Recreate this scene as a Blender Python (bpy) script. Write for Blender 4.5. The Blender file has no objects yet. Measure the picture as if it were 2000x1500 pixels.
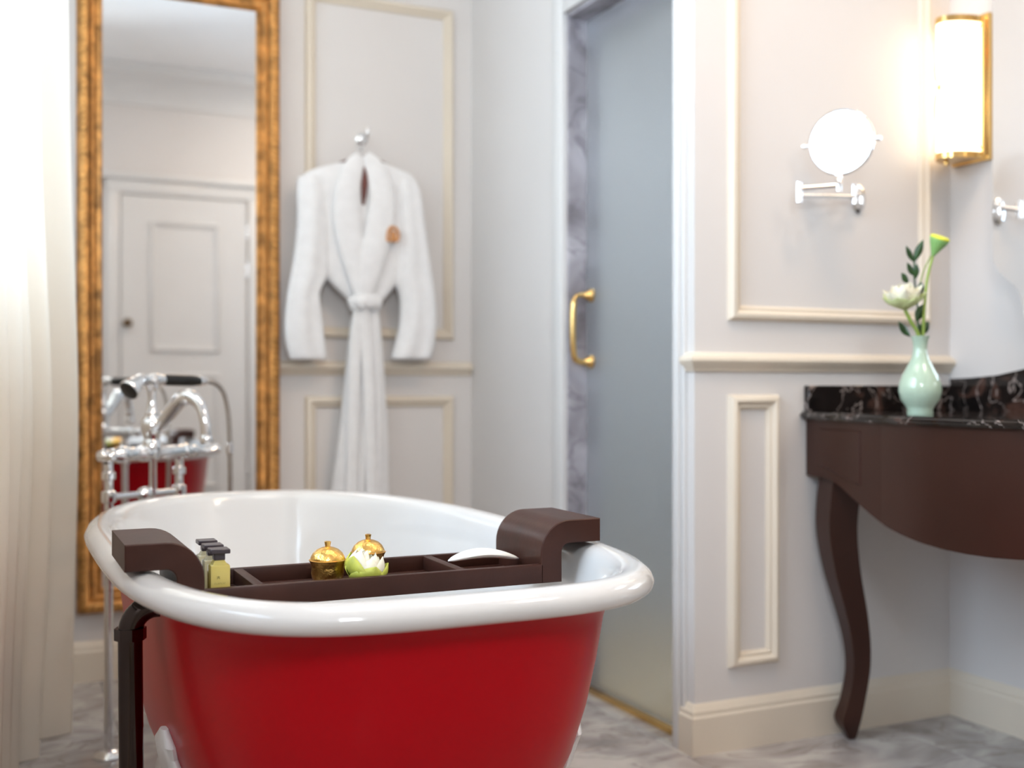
import bpy, bmesh, math, random
from mathutils import Vector, Matrix
random.seed(7)
PI = math.pi
scene = bpy.context.scene
C = scene.collection

# ------------------------------------------------------------------ camera
FPX, YAW, HORIZON, EYE = 2190.0, math.radians(25), 753.0, 0.88
cam_d = bpy.data.cameras.new('camera')
cam_d.sensor_width = 36.0
cam_d.lens = FPX * 36.0 / 2000.0
cam_d.shift_y = (HORIZON - 750.0) / 2000.0
cam_d.clip_start = 0.02
cam_d.dof.use_dof = True
cam_d.dof.focus_distance = 1.68
cam_d.dof.aperture_fstop = 2.6
cam = bpy.data.objects.new('camera', cam_d)
C.objects.link(cam)
cam.location = (0, 0, EYE)
cam.rotation_euler = (PI / 2, 0, -YAW)
scene.camera = cam

# ------------------------------------------------------------------ world, lights, exposure
world = bpy.data.worlds.new('world'); scene.world = world
world.use_nodes = True
world.node_tree.nodes['Background'].inputs[0].default_value = (0.72, 0.84, 1.0, 1)
world.node_tree.nodes['Background'].inputs[1].default_value = 3.0
scene.view_settings.view_transform = 'Standard'
scene.view_settings.look = 'None'
scene.view_settings.gamma = 1.0
scene.view_settings.use_curve_mapping = False
scene.view_settings.exposure = 0.0

def area(name, loc, rot, sx, sy, power, col, spread=PI):
    l = bpy.data.lights.new(name, 'AREA'); l.shape = 'RECTANGLE'; l.size = sx; l.size_y = sy
    l.energy = power; l.color = col; l.spread = spread
    o = bpy.data.objects.new(name, l); C.objects.link(o); o.location = loc; o.rotation_euler = rot
    return o
def spot(name, loc, target, power, col, angle, blend=0.6, r=0.05):
    l = bpy.data.lights.new(name, 'SPOT'); l.energy = power; l.color = col
    l.spot_size = math.radians(angle); l.spot_blend = blend; l.shadow_soft_size = r
    o = bpy.data.objects.new(name, l); C.objects.link(o); o.location = loc
    o.rotation_euler = (Vector(target) - Vector(loc)).to_track_quat('-Z', 'Y').to_euler()
    return o
CEIL_Z = 2.95
DAY = (0.60, 0.80, 1.0)
WARM = (1.0, 0.74, 0.48)
area('daylight_far_window', (-0.50, 2.05, 1.85), (0, -PI / 2, 0), 1.5, 2.2, 82, DAY)
area('daylight_near_window', (0.03, -0.76, 1.90), (PI / 2, 0, 0), 0.5, 0.6, 38, (0.88, 0.95, 1.0))
area('ceiling_fill', (0.55, 1.70, CEIL_Z - 0.01), (0, 0, 0), 0.7, 0.9, 8, (1.0, 0.90, 0.78))  # added warm fill for floor and lower walls, no fixture behind it
area('front_ceiling_fill', (1.98, 0.25, CEIL_Z - 0.01), (0, 0, 0), 0.35, 0.35, 10, (1.0, 0.86, 0.72))  # added fill, lightens the room end reflected in the gilt mirror
area('vanity_ceiling_fill', (1.50, 1.30, CEIL_Z - 0.01), (0, 0, 0), 0.4, 0.4, 14, (1.0, 0.68, 0.42))  # added warm fill for partition wall, floor and the tub's right side
spot('downlight_vanity', (1.35, 0.9, 2.93), (1.75, 2.2, 0.5), 6, WARM, 60)
area('shower_lamp', (1.98, 2.9, 2.36), (0, 0, 0), 0.3, 0.5, 5.5, (0.93, 0.97, 1.0), 2.3)

# ------------------------------------------------------------------ pixel rays of the survey (to real positions)
cy_, sy_ = math.cos(YAW), math.sin(YAW)
def ray(px, py):
    u = (px - 1000) / FPX
    return Vector((u * cy_ + sy_, -u * sy_ + cy_, (HORIZON - py) / FPX))
def atY(px, py, Y):
    r = ray(px, py); k = Y / r.y
    return Vector((r.x * k, Y, EYE + r.z * k))

# ------------------------------------------------------------------ material helpers
def nodes_of(name):
    m = bpy.data.materials.new(name); m.use_nodes = True
    nt = m.node_tree; b = nt.nodes['Principled BSDF']
    return m, nt, b
def S(b, **k):
    for key, v in k.items():
        key = key.replace('_', ' ')
        if key in b.inputs: b.inputs[key].default_value = v
def c4(c): return (c[0], c[1], c[2], 1)
def simple(name, col, rough=0.5, metal=0.0, var=0.06, scale=8.0, bump=0.0, bscale=60.0, coat=0.0, **k):
    m, nt, b = nodes_of(name)
    n, l = nt.nodes, nt.links
    geo = n.new('ShaderNodeNewGeometry')
    nz = n.new('ShaderNodeTexNoise'); nz.inputs['Scale'].default_value = scale; nz.inputs['Detail'].default_value = 4
    l.new(geo.outputs['Position'], nz.inputs['Vector'])
    rp = n.new('ShaderNodeValToRGB')
    rp.color_ramp.elements[0].position = 0.3; rp.color_ramp.elements[1].position = 0.7
    rp.color_ramp.elements[0].color = c4([max(0, x * (1 - var)) for x in col])
    rp.color_ramp.elements[1].color = c4([min(1, x * (1 + var)) for x in col])
    l.new(nz.outputs['Fac'], rp.inputs[0]); l.new(rp.outputs[0], b.inputs['Base Color'])
    S(b, Roughness=rough, Metallic=metal)
    b.inputs['Coat Weight'].default_value = coat
    b.inputs['Coat Roughness'].default_value = 0.05
    if bump:
        n2 = n.new('ShaderNodeTexNoise'); n2.inputs['Scale'].default_value = bscale; n2.inputs['Detail'].default_value = 3
        l.new(geo.outputs['Position'], n2.inputs['Vector'])
        bp = n.new('ShaderNodeBump'); bp.inputs['Strength'].default_value = bump; bp.inputs['Distance'].default_value = 0.004
        l.new(n2.outputs['Fac'], bp.inputs['Height']); l.new(bp.outputs[0], b.inputs['Normal'])
    S(b, **k)
    return m
def marble(name, stops, vein, vcol, rough, scale=3.0, stretch=(1, 1, 1), rand=False, vwidth=0.03):
    m, nt, b = nodes_of(name); n, l = nt.nodes, nt.links
    geo = n.new('ShaderNodeNewGeometry'); mp = n.new('ShaderNodeMapping'); mp.inputs['Scale'].default_value = stretch
    vec = geo.outputs['Position']
    if rand:
        oi = n.new('ShaderNodeObjectInfo'); sc = n.new('ShaderNodeVectorMath'); sc.operation = 'SCALE'
        cb = n.new('ShaderNodeCombineXYZ')
        l.new(oi.outputs['Random'], cb.inputs[0]); l.new(oi.outputs['Random'], cb.inputs[2])
        l.new(cb.outputs[0], sc.inputs[0]); sc.inputs['Scale'].default_value = 9.0
        ad = n.new('ShaderNodeVectorMath'); ad.operation = 'ADD'
        l.new(vec, ad.inputs[0]); l.new(sc.outputs[0], ad.inputs[1]); vec = ad.outputs[0]
    l.new(vec, mp.inputs['Vector'])
    nz = n.new('ShaderNodeTexNoise'); nz.inputs['Scale'].default_value = scale; nz.inputs['Detail'].default_value = 8
    nz.inputs['Distortion'].default_value = 1.2
    l.new(mp.outputs[0], nz.inputs['Vector'])
    rp = n.new('ShaderNodeValToRGB'); cr = rp.color_ramp
    while len(cr.elements) < len(stops): cr.elements.new(0.5)
    for e, (p, c) in zip(cr.elements, stops): e.position = p; e.color = c4(c)
    l.new(nz.outputs['Fac'], rp.inputs[0])
    n2 = n.new('ShaderNodeTexNoise'); n2.inputs['Scale'].default_value = scale * vein; n2.inputs['Detail'].default_value = 5
    n2.inputs['Distortion'].default_value = 2.0
    l.new(mp.outputs[0], n2.inputs['Vector'])
    r2 = n.new('ShaderNodeValToRGB'); e = r2.color_ramp
    e.elements[0].position = 0.5 - vwidth; e.elements[0].color = (0, 0, 0, 1)
    e.elements[1].position = 0.5 + vwidth; e.elements[1].color = (0, 0, 0, 1)
    mid = e.elements.new(0.5); mid.color = (0.6, 0.6, 0.6, 1)
    l.new(n2.outputs['Fac'], r2.inputs[0])
    mx = n.new('ShaderNodeMix'); mx.data_type = 'RGBA'
    l.new(r2.outputs[0], mx.inputs[0]); l.new(rp.outputs[0], mx.inputs[6]); mx.inputs[7].default_value = c4(vcol)
    l.new(mx.outputs[2], b.inputs['Base Color'])
    S(b, Roughness=rough)
    return m

M = {}
M['wall'] = simple('wall_paint', (0.70, 0.67, 0.65), 0.55, var=0.015, scale=3, bump=0.05, bscale=180)
M['trim'] = simple('trim_paint', (0.74, 0.655, 0.54), 0.38, var=0.015, scale=5)
M['white_trim'] = simple('white_gloss_paint', (0.70, 0.69, 0.68), 0.3, var=0.01, scale=5)
M['ceiling'] = simple('ceiling_paint', (0.88, 0.88, 0.88), 0.7, var=0.01)
M['grout'] = simple('grout', (0.22, 0.205, 0.20), 0.8)
M['floor'] = marble('floor_marble', [(0.25, (0.27, 0.24, 0.235)), (0.48, (0.44, 0.405, 0.39)), (0.62, (0.56, 0.525, 0.495)), (0.8, (0.64, 0.60, 0.56))], 0.7, (0.22, 0.18, 0.165), 0.16, 4.0, (1, 1.7, 1), rand=True)
M['shower_marble'] = marble('shower_marble', [(0.3, (0.20, 0.18, 0.20)), (0.5, (0.34, 0.32, 0.35)), (0.7, (0.50, 0.48, 0.52))], 0.8, (0.14, 0.12, 0.14), 0.2, 5.0)
M['shower_pale'] = marble('shower_pale_marble', [(0.3, (0.50, 0.54, 0.56)), (0.5, (0.60, 0.64, 0.66)), (0.7, (0.70, 0.73, 0.74))], 0.8, (0.45, 0.48, 0.5), 0.25, 2.0)
M['shower_floor'] = marble('shower_floor_stone', [(0.3, (0.74, 0.55, 0.30)), (0.5, (0.80, 0.62, 0.37)), (0.7, (0.84, 0.68, 0.43))], 0.8, (0.5, 0.4, 0.26), 0.3, 6.0)
M['dark_marble'] = marble('dark_marble', [(0.35, (0.006, 0.005, 0.005)), (0.56, (0.014, 0.010, 0.009)), (0.68, (0.075, 0.038, 0.028)), (0.78, (0.02, 0.012, 0.011))], 0.8, (0.60, 0.50, 0.46), 0.07, 6.0, (1.3, 1.3, 1.6), vwidth=0.010)
M['brown'] = simple('dark_brown_lacquer', (0.040, 0.015, 0.010), 0.30, var=0.12, scale=5, Specular_IOR_Level=0.25)
M['tray_wood'] = simple('tray_wood', (0.042, 0.014, 0.009), 0.42, var=0.2, scale=18, bump=0.05, bscale=120, Specular_IOR_Level=0.25)
M['enamel'] = simple('white_enamel', (0.70, 0.695, 0.69), 0.12, var=0.01, coat=0.4)
M['red'] = simple('red_enamel', (0.45, 0.0005, 0.007), 0.30, var=0.02, coat=0.06, Specular_IOR_Level=0.14)
M['white_metal'] = simple('white_cast_iron', (0.78, 0.77, 0.76), 0.35, var=0.03, bump=0.1)
M['chrome'] = simple('chrome', (0.86, 0.86, 0.87), 0.05, 1.0, var=0.01)
M['black_chrome'] = simple('dark_chrome', (0.055, 0.045, 0.042), 0.07, 1.0, var=0.02)
M['hose'] = simple('hose_steel', (0.50, 0.46, 0.42), 0.3, 1.0, var=0.1, scale=200)
M['black'] = simple('black_grip', (0.010, 0.009, 0.008), 0.35, var=0.1)
M['brass'] = simple('polished_brass', (0.78, 0.52, 0.20), 0.18, 1.0, var=0.06)
M['hammered'] = simple('hammered_brass', (0.90, 0.52, 0.15), 0.28, 1.0, var=0.22, scale=60, bump=0.35, bscale=140)
M['gilt'] = simple('gilt_wood', (0.50, 0.235, 0.065), 0.42, 0.55, var=0.5, scale=26, bump=0.6, bscale=70)
M['gilt_light'] = simple('gilt_leaf', (0.62, 0.33, 0.10), 0.36, 0.65, var=0.4, scale=40, bump=0.4, bscale=110)
M['mirror'] = simple('mirror_silver', (0.90, 0.92, 0.93), 0.015, 1.0, var=0.0)
M['robe'] = simple('white_terry', (0.92, 0.92, 0.93), 0.95, var=0.03, scale=30, bump=0.9, bscale=320, Sheen_Weight=0.3)
M['emblem'] = simple('tan_embroidery', (0.62, 0.30, 0.12), 0.8, var=0.1, scale=80)
M['hanger'] = simple('reddish_wood', (0.13, 0.035, 0.025), 0.5, var=0.2, scale=30)
M['vase'] = simple('celadon_glaze', (0.46, 0.60, 0.47), 0.10, var=0.06, scale=14, coat=0.6)
M['stem'] = simple('green_stem', (0.30, 0.42, 0.08), 0.5, var=0.15, scale=40)
M['leaf'] = simple('dark_leaf', (0.030, 0.075, 0.022), 0.35, var=0.35, scale=40)
M['pod'] = simple('lotus_pod_green', (0.26, 0.50, 0.16), 0.5, var=0.15, scale=40)
M['pod_top'] = simple('lotus_pod_top', (0.62, 0.66, 0.05), 0.6, var=0.2, scale=80)
M['petal_white'] = simple('white_petal', (0.88, 0.85, 0.70), 0.5, var=0.06, scale=40, Subsurface_Weight=0.15, Subsurface_Radius=(0.01, 0.01, 0.006))
M['petal_green'] = simple('green_petal', (0.52, 0.56, 0.09), 0.45, var=0.18, scale=60, Subsurface_Weight=0.1, Subsurface_Radius=(0.008, 0.01, 0.003))
M['petal_pale'] = simple('pale_green_petal', (0.66, 0.74, 0.36), 0.5, var=0.12, scale=50)
M['soap'] = simple('white_soap', (0.85, 0.82, 0.78), 0.45, var=0.03, Subsurface_Weight=0.1)
M['cap'] = simple('dark_cap', (0.045, 0.034, 0.042), 0.30, var=0.1, scale=40)
M['print'] = simple('dark_print', (0.16, 0.15, 0.04), 0.6)
M['knob'] = simple('aged_bronze', (0.14, 0.09, 0.045), 0.35, 1.0)

# yellow toiletry glass
m, nt, b = nodes_of('yellow_bottle_glass'); M['bottle'] = m
S(b, Base_Color=(0.95, 0.80, 0.26, 1), Roughness=0.08, IOR=1.45); b.inputs['Transmission Weight'].default_value = 0.45
m, nt, b = nodes_of('pale_bottle_glass'); M['bottle_pale'] = m
S(b, Base_Color=(0.92, 0.86, 0.60, 1), Roughness=0.08, IOR=1.45); b.inputs['Transmission Weight'].default_value = 0.45
# frosted glass
m, nt, b = nodes_of('frosted_glass'); M['frost'] = m
S(b, Base_Color=(0.93, 0.94, 0.955, 1), Roughness=0.42, IOR=1.25); b.inputs['Transmission Weight'].default_value = 0.93
# window pane: thin clear glass
m, nt, b = nodes_of('window_glass'); M['pane'] = m
n, l = nt.nodes, nt.links
tr = n.new('ShaderNodeBsdfTransparent'); gl = n.new('ShaderNodeBsdfGlossy'); gl.inputs['Roughness'].default_value = 0.02
fr = n.new('ShaderNodeFresnel'); fr.inputs[0].default_value = 1.3; mx = n.new('ShaderNodeMixShader')
l.new(fr.outputs[0], mx.inputs[0]); l.new(tr.outputs[0], mx.inputs[1]); l.new(gl.outputs[0], mx.inputs[2])
l.new(mx.outputs[0], n['Material Output'].inputs[0])
# sheer curtain
def cloth(name, col, trans, transp):
    m, nt, b = nodes_of(name); n, l = nt.nodes, nt.links
    geo = n.new('ShaderNodeNewGeometry')
    nz = n.new('ShaderNodeTexNoise'); nz.inputs['Scale'].default_value = 260; l.new(geo.outputs['Position'], nz.inputs['Vector'])
    bp = n.new('ShaderNodeBump'); bp.inputs['Strength'].default_value = 0.25; bp.inputs['Distance'].default_value = 0.002
    l.new(nz.outputs['Fac'], bp.inputs['Height'])
    df = n.new('ShaderNodeBsdfDiffuse'); df.inputs[0].default_value = c4(col); l.new(bp.outputs[0], df.inputs['Normal'])
    tl = n.new('ShaderNodeBsdfTranslucent'); tl.inputs[0].default_value = c4(col)
    tp = n.new('ShaderNodeBsdfTransparent')
    m1 = n.new('ShaderNodeMixShader'); m1.inputs[0].default_value = trans
    m2 = n.new('ShaderNodeMixShader'); m2.inputs[0].default_value = transp
    l.new(df.outputs[0], m1.inputs[1]); l.new(tl.outputs[0], m1.inputs[2])
    l.new(m1.outputs[0], m2.inputs[1]); l.new(tp.outputs[0], m2.inputs[2])
    l.new(m2.outputs[0], n['Material Output'].inputs[0])
    return m
M['curtain'] = cloth('cream_sheer_cloth', (0.90, 0.83, 0.73), 0.5, 0.06)
# lamp shade
m, nt, b = nodes_of('lit_lamp_glass'); M['lamp'] = m
S(b, Base_Color=(1, 0.95, 0.85, 1), Roughness=0.4)
b.inputs['Emission Color'].default_value = (1.0, 0.80, 0.55, 1); b.inputs['Emission Strength'].default_value = 2.9

# ------------------------------------------------------------------ mesh helpers
def link(name, verts, faces, mat, parent=None, smooth=40):
    me = bpy.data.meshes.new(name); me.from_pydata([tuple(v) for v in verts], [], faces); me.update()
    bm = bmesh.new(); bm.from_mesh(me); bmesh.ops.recalc_face_normals(bm, faces=bm.faces); bm.to_mesh(me); bm.free()
    return fin(name, me, mat, parent, smooth)
def fin(name, me, mat, parent, smooth):
    if smooth:
        me.shade_smooth(); me.set_sharp_from_angle(angle=math.radians(smooth))
    me.materials.append(M[mat] if isinstance(mat, str) else mat)
    o = bpy.data.objects.new(name, me); C.objects.link(o)
    if parent:
        o.parent = parent
        root = parent
        while root.parent: root = root.parent
        o.matrix_parent_inverse = Matrix.Translation(-root.location) if parent is root else Matrix.Identity(4)
    return o
class MB:
    """collects shapes; build() links them as one mesh object (world coordinates)."""
    def __init__(s): s.v = []; s.f = []
    def add(s, verts, faces):
        o = len(s.v); s.v += [Vector(v) for v in verts]; s.f += [[i + o for i in f] for f in faces]; return s
    def box(s, x0, x1, y0, y1, z0, z1):
        v = [(x, y, z) for x in (x0, x1) for y in (y0, y1) for z in (z0, z1)]
        return s.add(v, [(0, 1, 3, 2), (4, 6, 7, 5), (0, 4, 5, 1), (2, 3, 7, 6), (0, 2, 6, 4), (1, 5, 7, 3)])
    def bbox(s, x0, x1, y0, y1, z0, z1, r=0.003, seg=2, mtx=None):
        bm = bmesh.new(); bmesh.ops.create_cube(bm, size=1)
        for v in bm.verts: v.co = Vector(((x0 + x1) / 2 + v.co.x * (x1 - x0), (y0 + y1) / 2 + v.co.y * (y1 - y0), (z0 + z1) / 2 + v.co.z * (z1 - z0)))
        bmesh.ops.bevel(bm, geom=bm.edges[:], offset=r, segments=seg, affect='EDGES', profile=0.5)
        return s.frombm(bm, mtx)
    def frombm(s, bm, mtx=None):
        bm.verts.index_update()
        vs = [(mtx @ v.co) if mtx else v.co.copy() for v in bm.verts]
        s.add(vs, [[v.index for v in f.verts] for f in bm.faces]); bm.free(); return s
    def rings(s, rings, cap0=True, cap1=True, closed=True):
        n = len(rings[0]); v = [p for r in rings for p in r]; f = []
        for i in range(len(rings) - 1):
            for j in range(n if closed else n - 1):
                k = (j + 1) % n
                f.append((i * n + j, i * n + k, (i + 1) * n + k, (i + 1) * n + j))
        if cap0 and closed: f.append(tuple(range(n))[::-1])
        if cap1 and closed: f.append(tuple((len(rings) - 1) * n + j for j in range(n)))
        return s.add(v, f)
    def lathe(s, prof, loc, axis=(0, 0, 1), n=28, cap=True):
        q = Vector((0, 0, 1)).rotation_difference(Vector(axis).normalized()); loc = Vector(loc)
        R = [[loc + q @ Vector((r * math.cos(2 * PI * j / n), r * math.sin(2 * PI * j / n), z)) for j in range(n)] for r, z in prof]
        return s.rings(R, cap, cap)
    def tube(s, pts, rad, n=12, cap=True, squash=None, phase=0.0):
        pts = [Vector(p) for p in pts]; R = []
        rad = rad if isinstance(rad, (list, tuple)) else [rad] * len(pts)
        up = None
        for i, p in enumerate(pts):
            t = (pts[min(i + 1, len(pts) - 1)] - pts[max(i - 1, 0)]).normalized()
            if up is None:
                up = Vector((0, 0, 1)) if abs(t.z) < 0.9 else Vector((1, 0, 0))
            a = t.cross(up)
            a.normalize(); bb = a.cross(t).normalized(); up = bb
            k = squash if squash else 1.0
            R.append([p + a * rad[i] * math.cos(2 * PI * j / n + phase) + bb * rad[i] * k * math.sin(2 * PI * j / n + phase) for j in range(n)])
        return s.rings(R, cap, cap)
    def prism(s, poly, ax, d0, d1):
        """poly: list of 2D points; ax: axis of extrusion 'x','y' or 'z'."""
        def P(a, b, d): return {'x': (d, a, b), 'y': (a, d, b), 'z': (a, b, d)}[ax]
        n = len(poly); v = [P(a, b, d0) for a, b in poly] + [P(a, b, d1) for a, b in poly]
        f = [tuple(range(n))[::-1], tuple(range(n, 2 * n))] + [(i, (i + 1) % n, n + (i + 1) % n, n + i) for i in range(n)]
        return s.add(v, f)
    def build(s, name, mat, parent=None, smooth=40):
        return link(name, s.v, s.f, mat, parent, smooth)
def cat(pts, n=8):
    """Catmull-Rom through points"""
    pts = [Vector(p) for p in pts]; out = []
    for i in range(len(pts) - 1):
        p0, p1, p2, p3 = pts[max(i - 1, 0)], pts[i], pts[i + 1], pts[min(i + 2, len(pts) - 1)]
        for k in range(n):
            t = k / n
            out.append(0.5 * ((2 * p1) + (p2 - p0) * t + (2 * p0 - 5 * p1 + 4 * p2 - p3) * t * t + (3 * p1 - p0 - 3 * p2 + p3) * t ** 3))
    out.append(pts[-1]); return out
def lerp_table(tab, x):
    if x <= tab[0][0]: return tab[0][1]
    for (a, va), (b2, vb) in zip(tab, tab[1:]):
        if x <= b2: return va + (vb - va) * (x - a) / (b2 - a)
    return tab[-1][1]
def tag(o, label, cat_, group=None, kind=None):
    o['label'] = label; o['category'] = cat_
    if group: o['group'] = group
    if kind: o['kind'] = kind
    return o
def thing(name, loc, label, cat_, group=None):
    o = bpy.data.objects.new(name, None); o.empty_display_size = 0.05; C.objects.link(o); o.location = loc
    return tag(o, label, cat_, group)
def struct(o, label, cat_): return tag(o, label, cat_, kind='structure')

# ------------------------------------------------------------------ the room shell
WA, WB, WC, WD, WL, WF, CEIL = 3.56, 1.505, 2.24, 2.345, -0.30, -0.60, 2.95
SH0, SH1, HEAD = 2.31, 2.861, 1.95     # shower opening in the side wall
fl = MB().box(-0.45, 2.5, -0.75, 3.7, -0.08, -0.012).build('floor', 'grout', smooth=0)
struct(fl, 'grey veined marble floor of large polished tiles', 'floor')
tile_me = None; TS = 0.60; TJ = 0.0016
for i in range(5):
    for j in range(8):
        x0, y0 = WL + i * TS, WF - 0.02 + j * TS
        x1, y1 = min(x0 + TS, 2.36), min(y0 + TS, WA + 0.02)
        if x1 - x0 < 0.05 or y1 - y0 < 0.05: continue
        if x0 > 1.75 and y0 > 2.3: continue
        full = abs(x1 - x0 - TS) < 1e-6 and abs(y1 - y0 - TS) < 1e-6
        if full and tile_me:
            t = bpy.data.objects.new('tile', tile_me); C.objects.link(t)
        else:
            t = MB().bbox(TJ / 2, x1 - x0 - TJ / 2, TJ / 2, y1 - y0 - TJ / 2, -0.012, 0.0, 0.0012, 1).build('tile', 'floor', smooth=30)
            if full: tile_me = t.data
        t.parent = fl; t.location = (x0, y0, 0)
ce = MB().box(-0.45, 2.5, -0.75, 3.7, CEIL, CEIL + 0.08).build('ceiling', 'ceiling', smooth=0)
struct(ce, 'plain white ceiling', 'ceiling')
wb_ = MB().box(WL - 0.1, WB + 0.11, WA, WA + 0.1, 0, CEIL).build('wall_back', 'wall', smooth=0)
struct(wb_, 'pale painted back wall behind the gilt mirror and robe', 'wall')
# side wall with the shower doorway
ws = MB().box(WB, WB + 0.11, SH1, WA, 0, CEIL).box(WB, WB + 0.11, WC + 0.07, SH1, HEAD, CEIL).build('wall_shower', 'wall', smooth=0)
struct(ws, 'bluish-lit painted wall left of the frosted shower door', 'wall')
wc_ = MB().box(1.525, WD, WC, WC + 0.07, 0, CEIL).build('wall_partition', 'wall', smooth=0)
struct(wc_, 'warm beige wall with the round magnifying mirror', 'wall')
wd_ = MB().box(WD, WD + 0.1, WF, WC + 0.07, 0, CEIL).build('wall_right', 'wall', smooth=0)
struct(wd_, 'pale wall behind the dark vanity and lamp', 'wall')
FX0, FX1, FZ0, FZ1 = -0.22, 0.28, 1.60, 2.20     # small high window in the front wall
wf_ = MB().box(WL - 0.1, FX0, WF - 0.1, WF, 0, CEIL).box(FX1, WD + 0.1, WF - 0.1, WF, 0, CEIL).box(FX0, FX1, WF - 0.1, WF, 0, FZ0).box(FX0, FX1, WF - 0.1, WF, FZ1, CEIL).build('wall_front', 'wall', smooth=0)
struct(wf_, 'white wall with the panelled door seen in the gilt mirror', 'wall')
# left wall with a wide window
WZ0, WZ1 = 1.10, 2.60
WY0, WY1 = 1.00, 3.15
lw = MB().box(WL - 0.1, WL, WF, WA, 0, WZ0).box(WL - 0.1, WL, WF, WA, WZ1, CEIL).box(WL - 0.1, WL, WF, WY0, WZ0, WZ1).box(WL - 0.1, WL, WY1, WA, WZ0, WZ1)
lw = lw.build('wall_left', 'wall', smooth=0)
struct(lw, 'window wall behind the cream curtain', 'wall')
w = MB()
for y in (WY0, WY1 - 0.05, (WY0 + WY1) / 2 - 0.025): w.bbox(WL - 0.09, WL - 0.02, y, y + 0.05, WZ0, WZ1, 0.004, 1)
for z in (WZ0, WZ1 - 0.05): w.bbox(WL - 0.088, WL - 0.022, WY0, WY1, z, z + 0.05, 0.004, 1)
w = struct(w.build('window_1', 'white_trim'), 'white framed window behind the cream curtain', 'window')
for h0, h1 in ((WY0 + 0.05, (WY0 + WY1) / 2 - 0.025), ((WY0 + WY1) / 2 + 0.025, WY1 - 0.05)):
    MB().box(WL - 0.058, WL - 0.053, h0, h1, WZ0 + 0.05, WZ1 - 0.05).build('pane', 'pane', w, 0)
MB().bbox(WL - 0.02, WL + 0.05, WY0 - 0.04, WY1 + 0.04, WZ0 - 0.03, WZ0, 0.006, 2).build('window_sill', 'white_trim', w)
w = MB()
for x in (FX0, FX1 - 0.04): w.bbox(x, x + 0.04, WF - 0.09, WF - 0.02, FZ0, FZ1, 0.004, 1)
for z in (FZ0, FZ1 - 0.04): w.bbox(FX0, FX1, WF - 0.088, WF - 0.022, z, z + 0.04, 0.004, 1)
w = struct(w.build('window_2', 'white_trim'), 'small high window behind the camera', 'window')
MB().box(FX0 + 0.04, FX1 - 0.04, WF - 0.058, WF - 0.053, FZ0 + 0.04, FZ1 - 0.04).build('pane', 'pane', w, 0)

# shower room behind the door
sf = MB().box(WB + 0.105, 2.42, WC + 0.07, WA, 0.0, 0.012).build('floor_shower', 'shower_floor', smooth=0)
struct(sf, 'beige stone shower floor behind frosted glass', 'floor')
w = MB().box(2.36, 2.42, WC + 0.07, WA, 0, 2.45).box(WB + 0.11, 2.36, WA - 0.05, WA, 0, 2.45).box(WB + 0.11, 2.36, WC + 0.0705, WC + 0.085, 0, 2.45)
w = w.build('wall_shower_lining', 'shower_pale', smooth=0); struct(w, 'pale stone lining inside the shower', 'wall')
w = MB().box(WB + 0.11, 2.42, WC + 0.07, WA, 2.45, 2.5).build('ceiling_shower', 'ceiling', smooth=0); struct(w, 'white shower ceiling', 'ceiling')
w = MB()
w.box(WB + 0.004, WB + 0.112, SH1 - 0.012, SH1, 0, HEAD)                 # far jamb
w.box(WB + 0.004, WB + 0.112, SH0, SH1 - 0.012, HEAD - 0.012, HEAD)          # head
w.box(WB + 0.09, WB + 0.112, SH0, SH1 - 0.012, HEAD - 0.055, HEAD - 0.012)   # door stop
w.box(1.55, WB + 0.112, SH0, SH0 + 0.03, 0, HEAD - 0.012)
w = w.build('trim_1', 'shower_marble', smooth=0); struct(w, 'grey-purple marble lining of the shower doorway', 'door frame')
w = MB().bbox(1.552, 1.606, SH0 + 0.03, SH1 - 0.012, 0.0, 0.016, 0.004, 2).build('trim_2', 'brass'); struct(w, 'brass strip sill under the frosted shower door', 'sill')

# profiles swept along a straight line: baseboards, rails, casings
def extrude(p0, p1, nrm, prof):
    p0, p1, nrm = Vector(p0), Vector(p1), Vector(nrm)
    return [[p + nrm * a + Vector((0, 0, z)) for a, z in prof] for p in (p0, p1)]
BASE = [(0, 0), (0.016, 0), (0.016, 0.088), (0.012, 0.094), (0.012, 0.102), (0.006, 0.112), (0.003, 0.118), (0, 0.12)]
RAIL = [(0, 0), (0.006, 0.0), (0.010, 0.010), (0.020, 0.018), (0.024, 0.026), (0.022, 0.034), (0.012, 0.038), (0.006, 0.044), (0, 0.046)]
def mitre(name, pts, prof, mat, label, cat_):
    rings_ = [[Vector(p) + Vector(n) * a + Vector((0, 0, z)) for a, z in prof] for p, n in pts]
    return struct(MB().rings(rings_).build(name, mat, smooth=30), label, cat_)
def run(name, segs, prof, mat, label, cat_):
    mb = MB()
    for p0, p1, nrm in segs: mb.rings(extrude(p0, p1, nrm, prof))
    return struct(mb.build(name, mat, smooth=30), label, cat_)
run('baseboard_back', [((WL, WA, 0), (WB, WA, 0), (0, -1, 0))], BASE, 'trim', 'cream baseboard under the gilt mirror', 'baseboard')
run('baseboard_shower', [((WB, SH1 + 0.07, 0), (WB, WA, 0), (-1, 0, 0))], BASE, 'trim', 'cream baseboard left of the shower door', 'baseboard')
mitre('baseboard_partition', [((1.525, WC + 0.0455, 0), (-1, 0, 0)), ((1.525, WC, 0), (-1, -1, 0)), ((WD, WC, 0), (0, -1, 0))], BASE, 'trim', 'cream baseboard of the beige wall beside the shower', 'baseboard')
run('baseboard_right', [((WD, WF, 0), (WD, WC, 0), (-1, 0, 0))], BASE, 'trim', 'cream baseboard under the vanity wall', 'baseboard')
run('baseboard_front', [((WL, WF, 0), (0.68, WF, 0), (0, 1, 0)), ((1.67, WF, 0), (WD, WF, 0), (0, 1, 0))], BASE, 'trim', 'cream baseboard beside the white door', 'baseboard')
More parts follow.
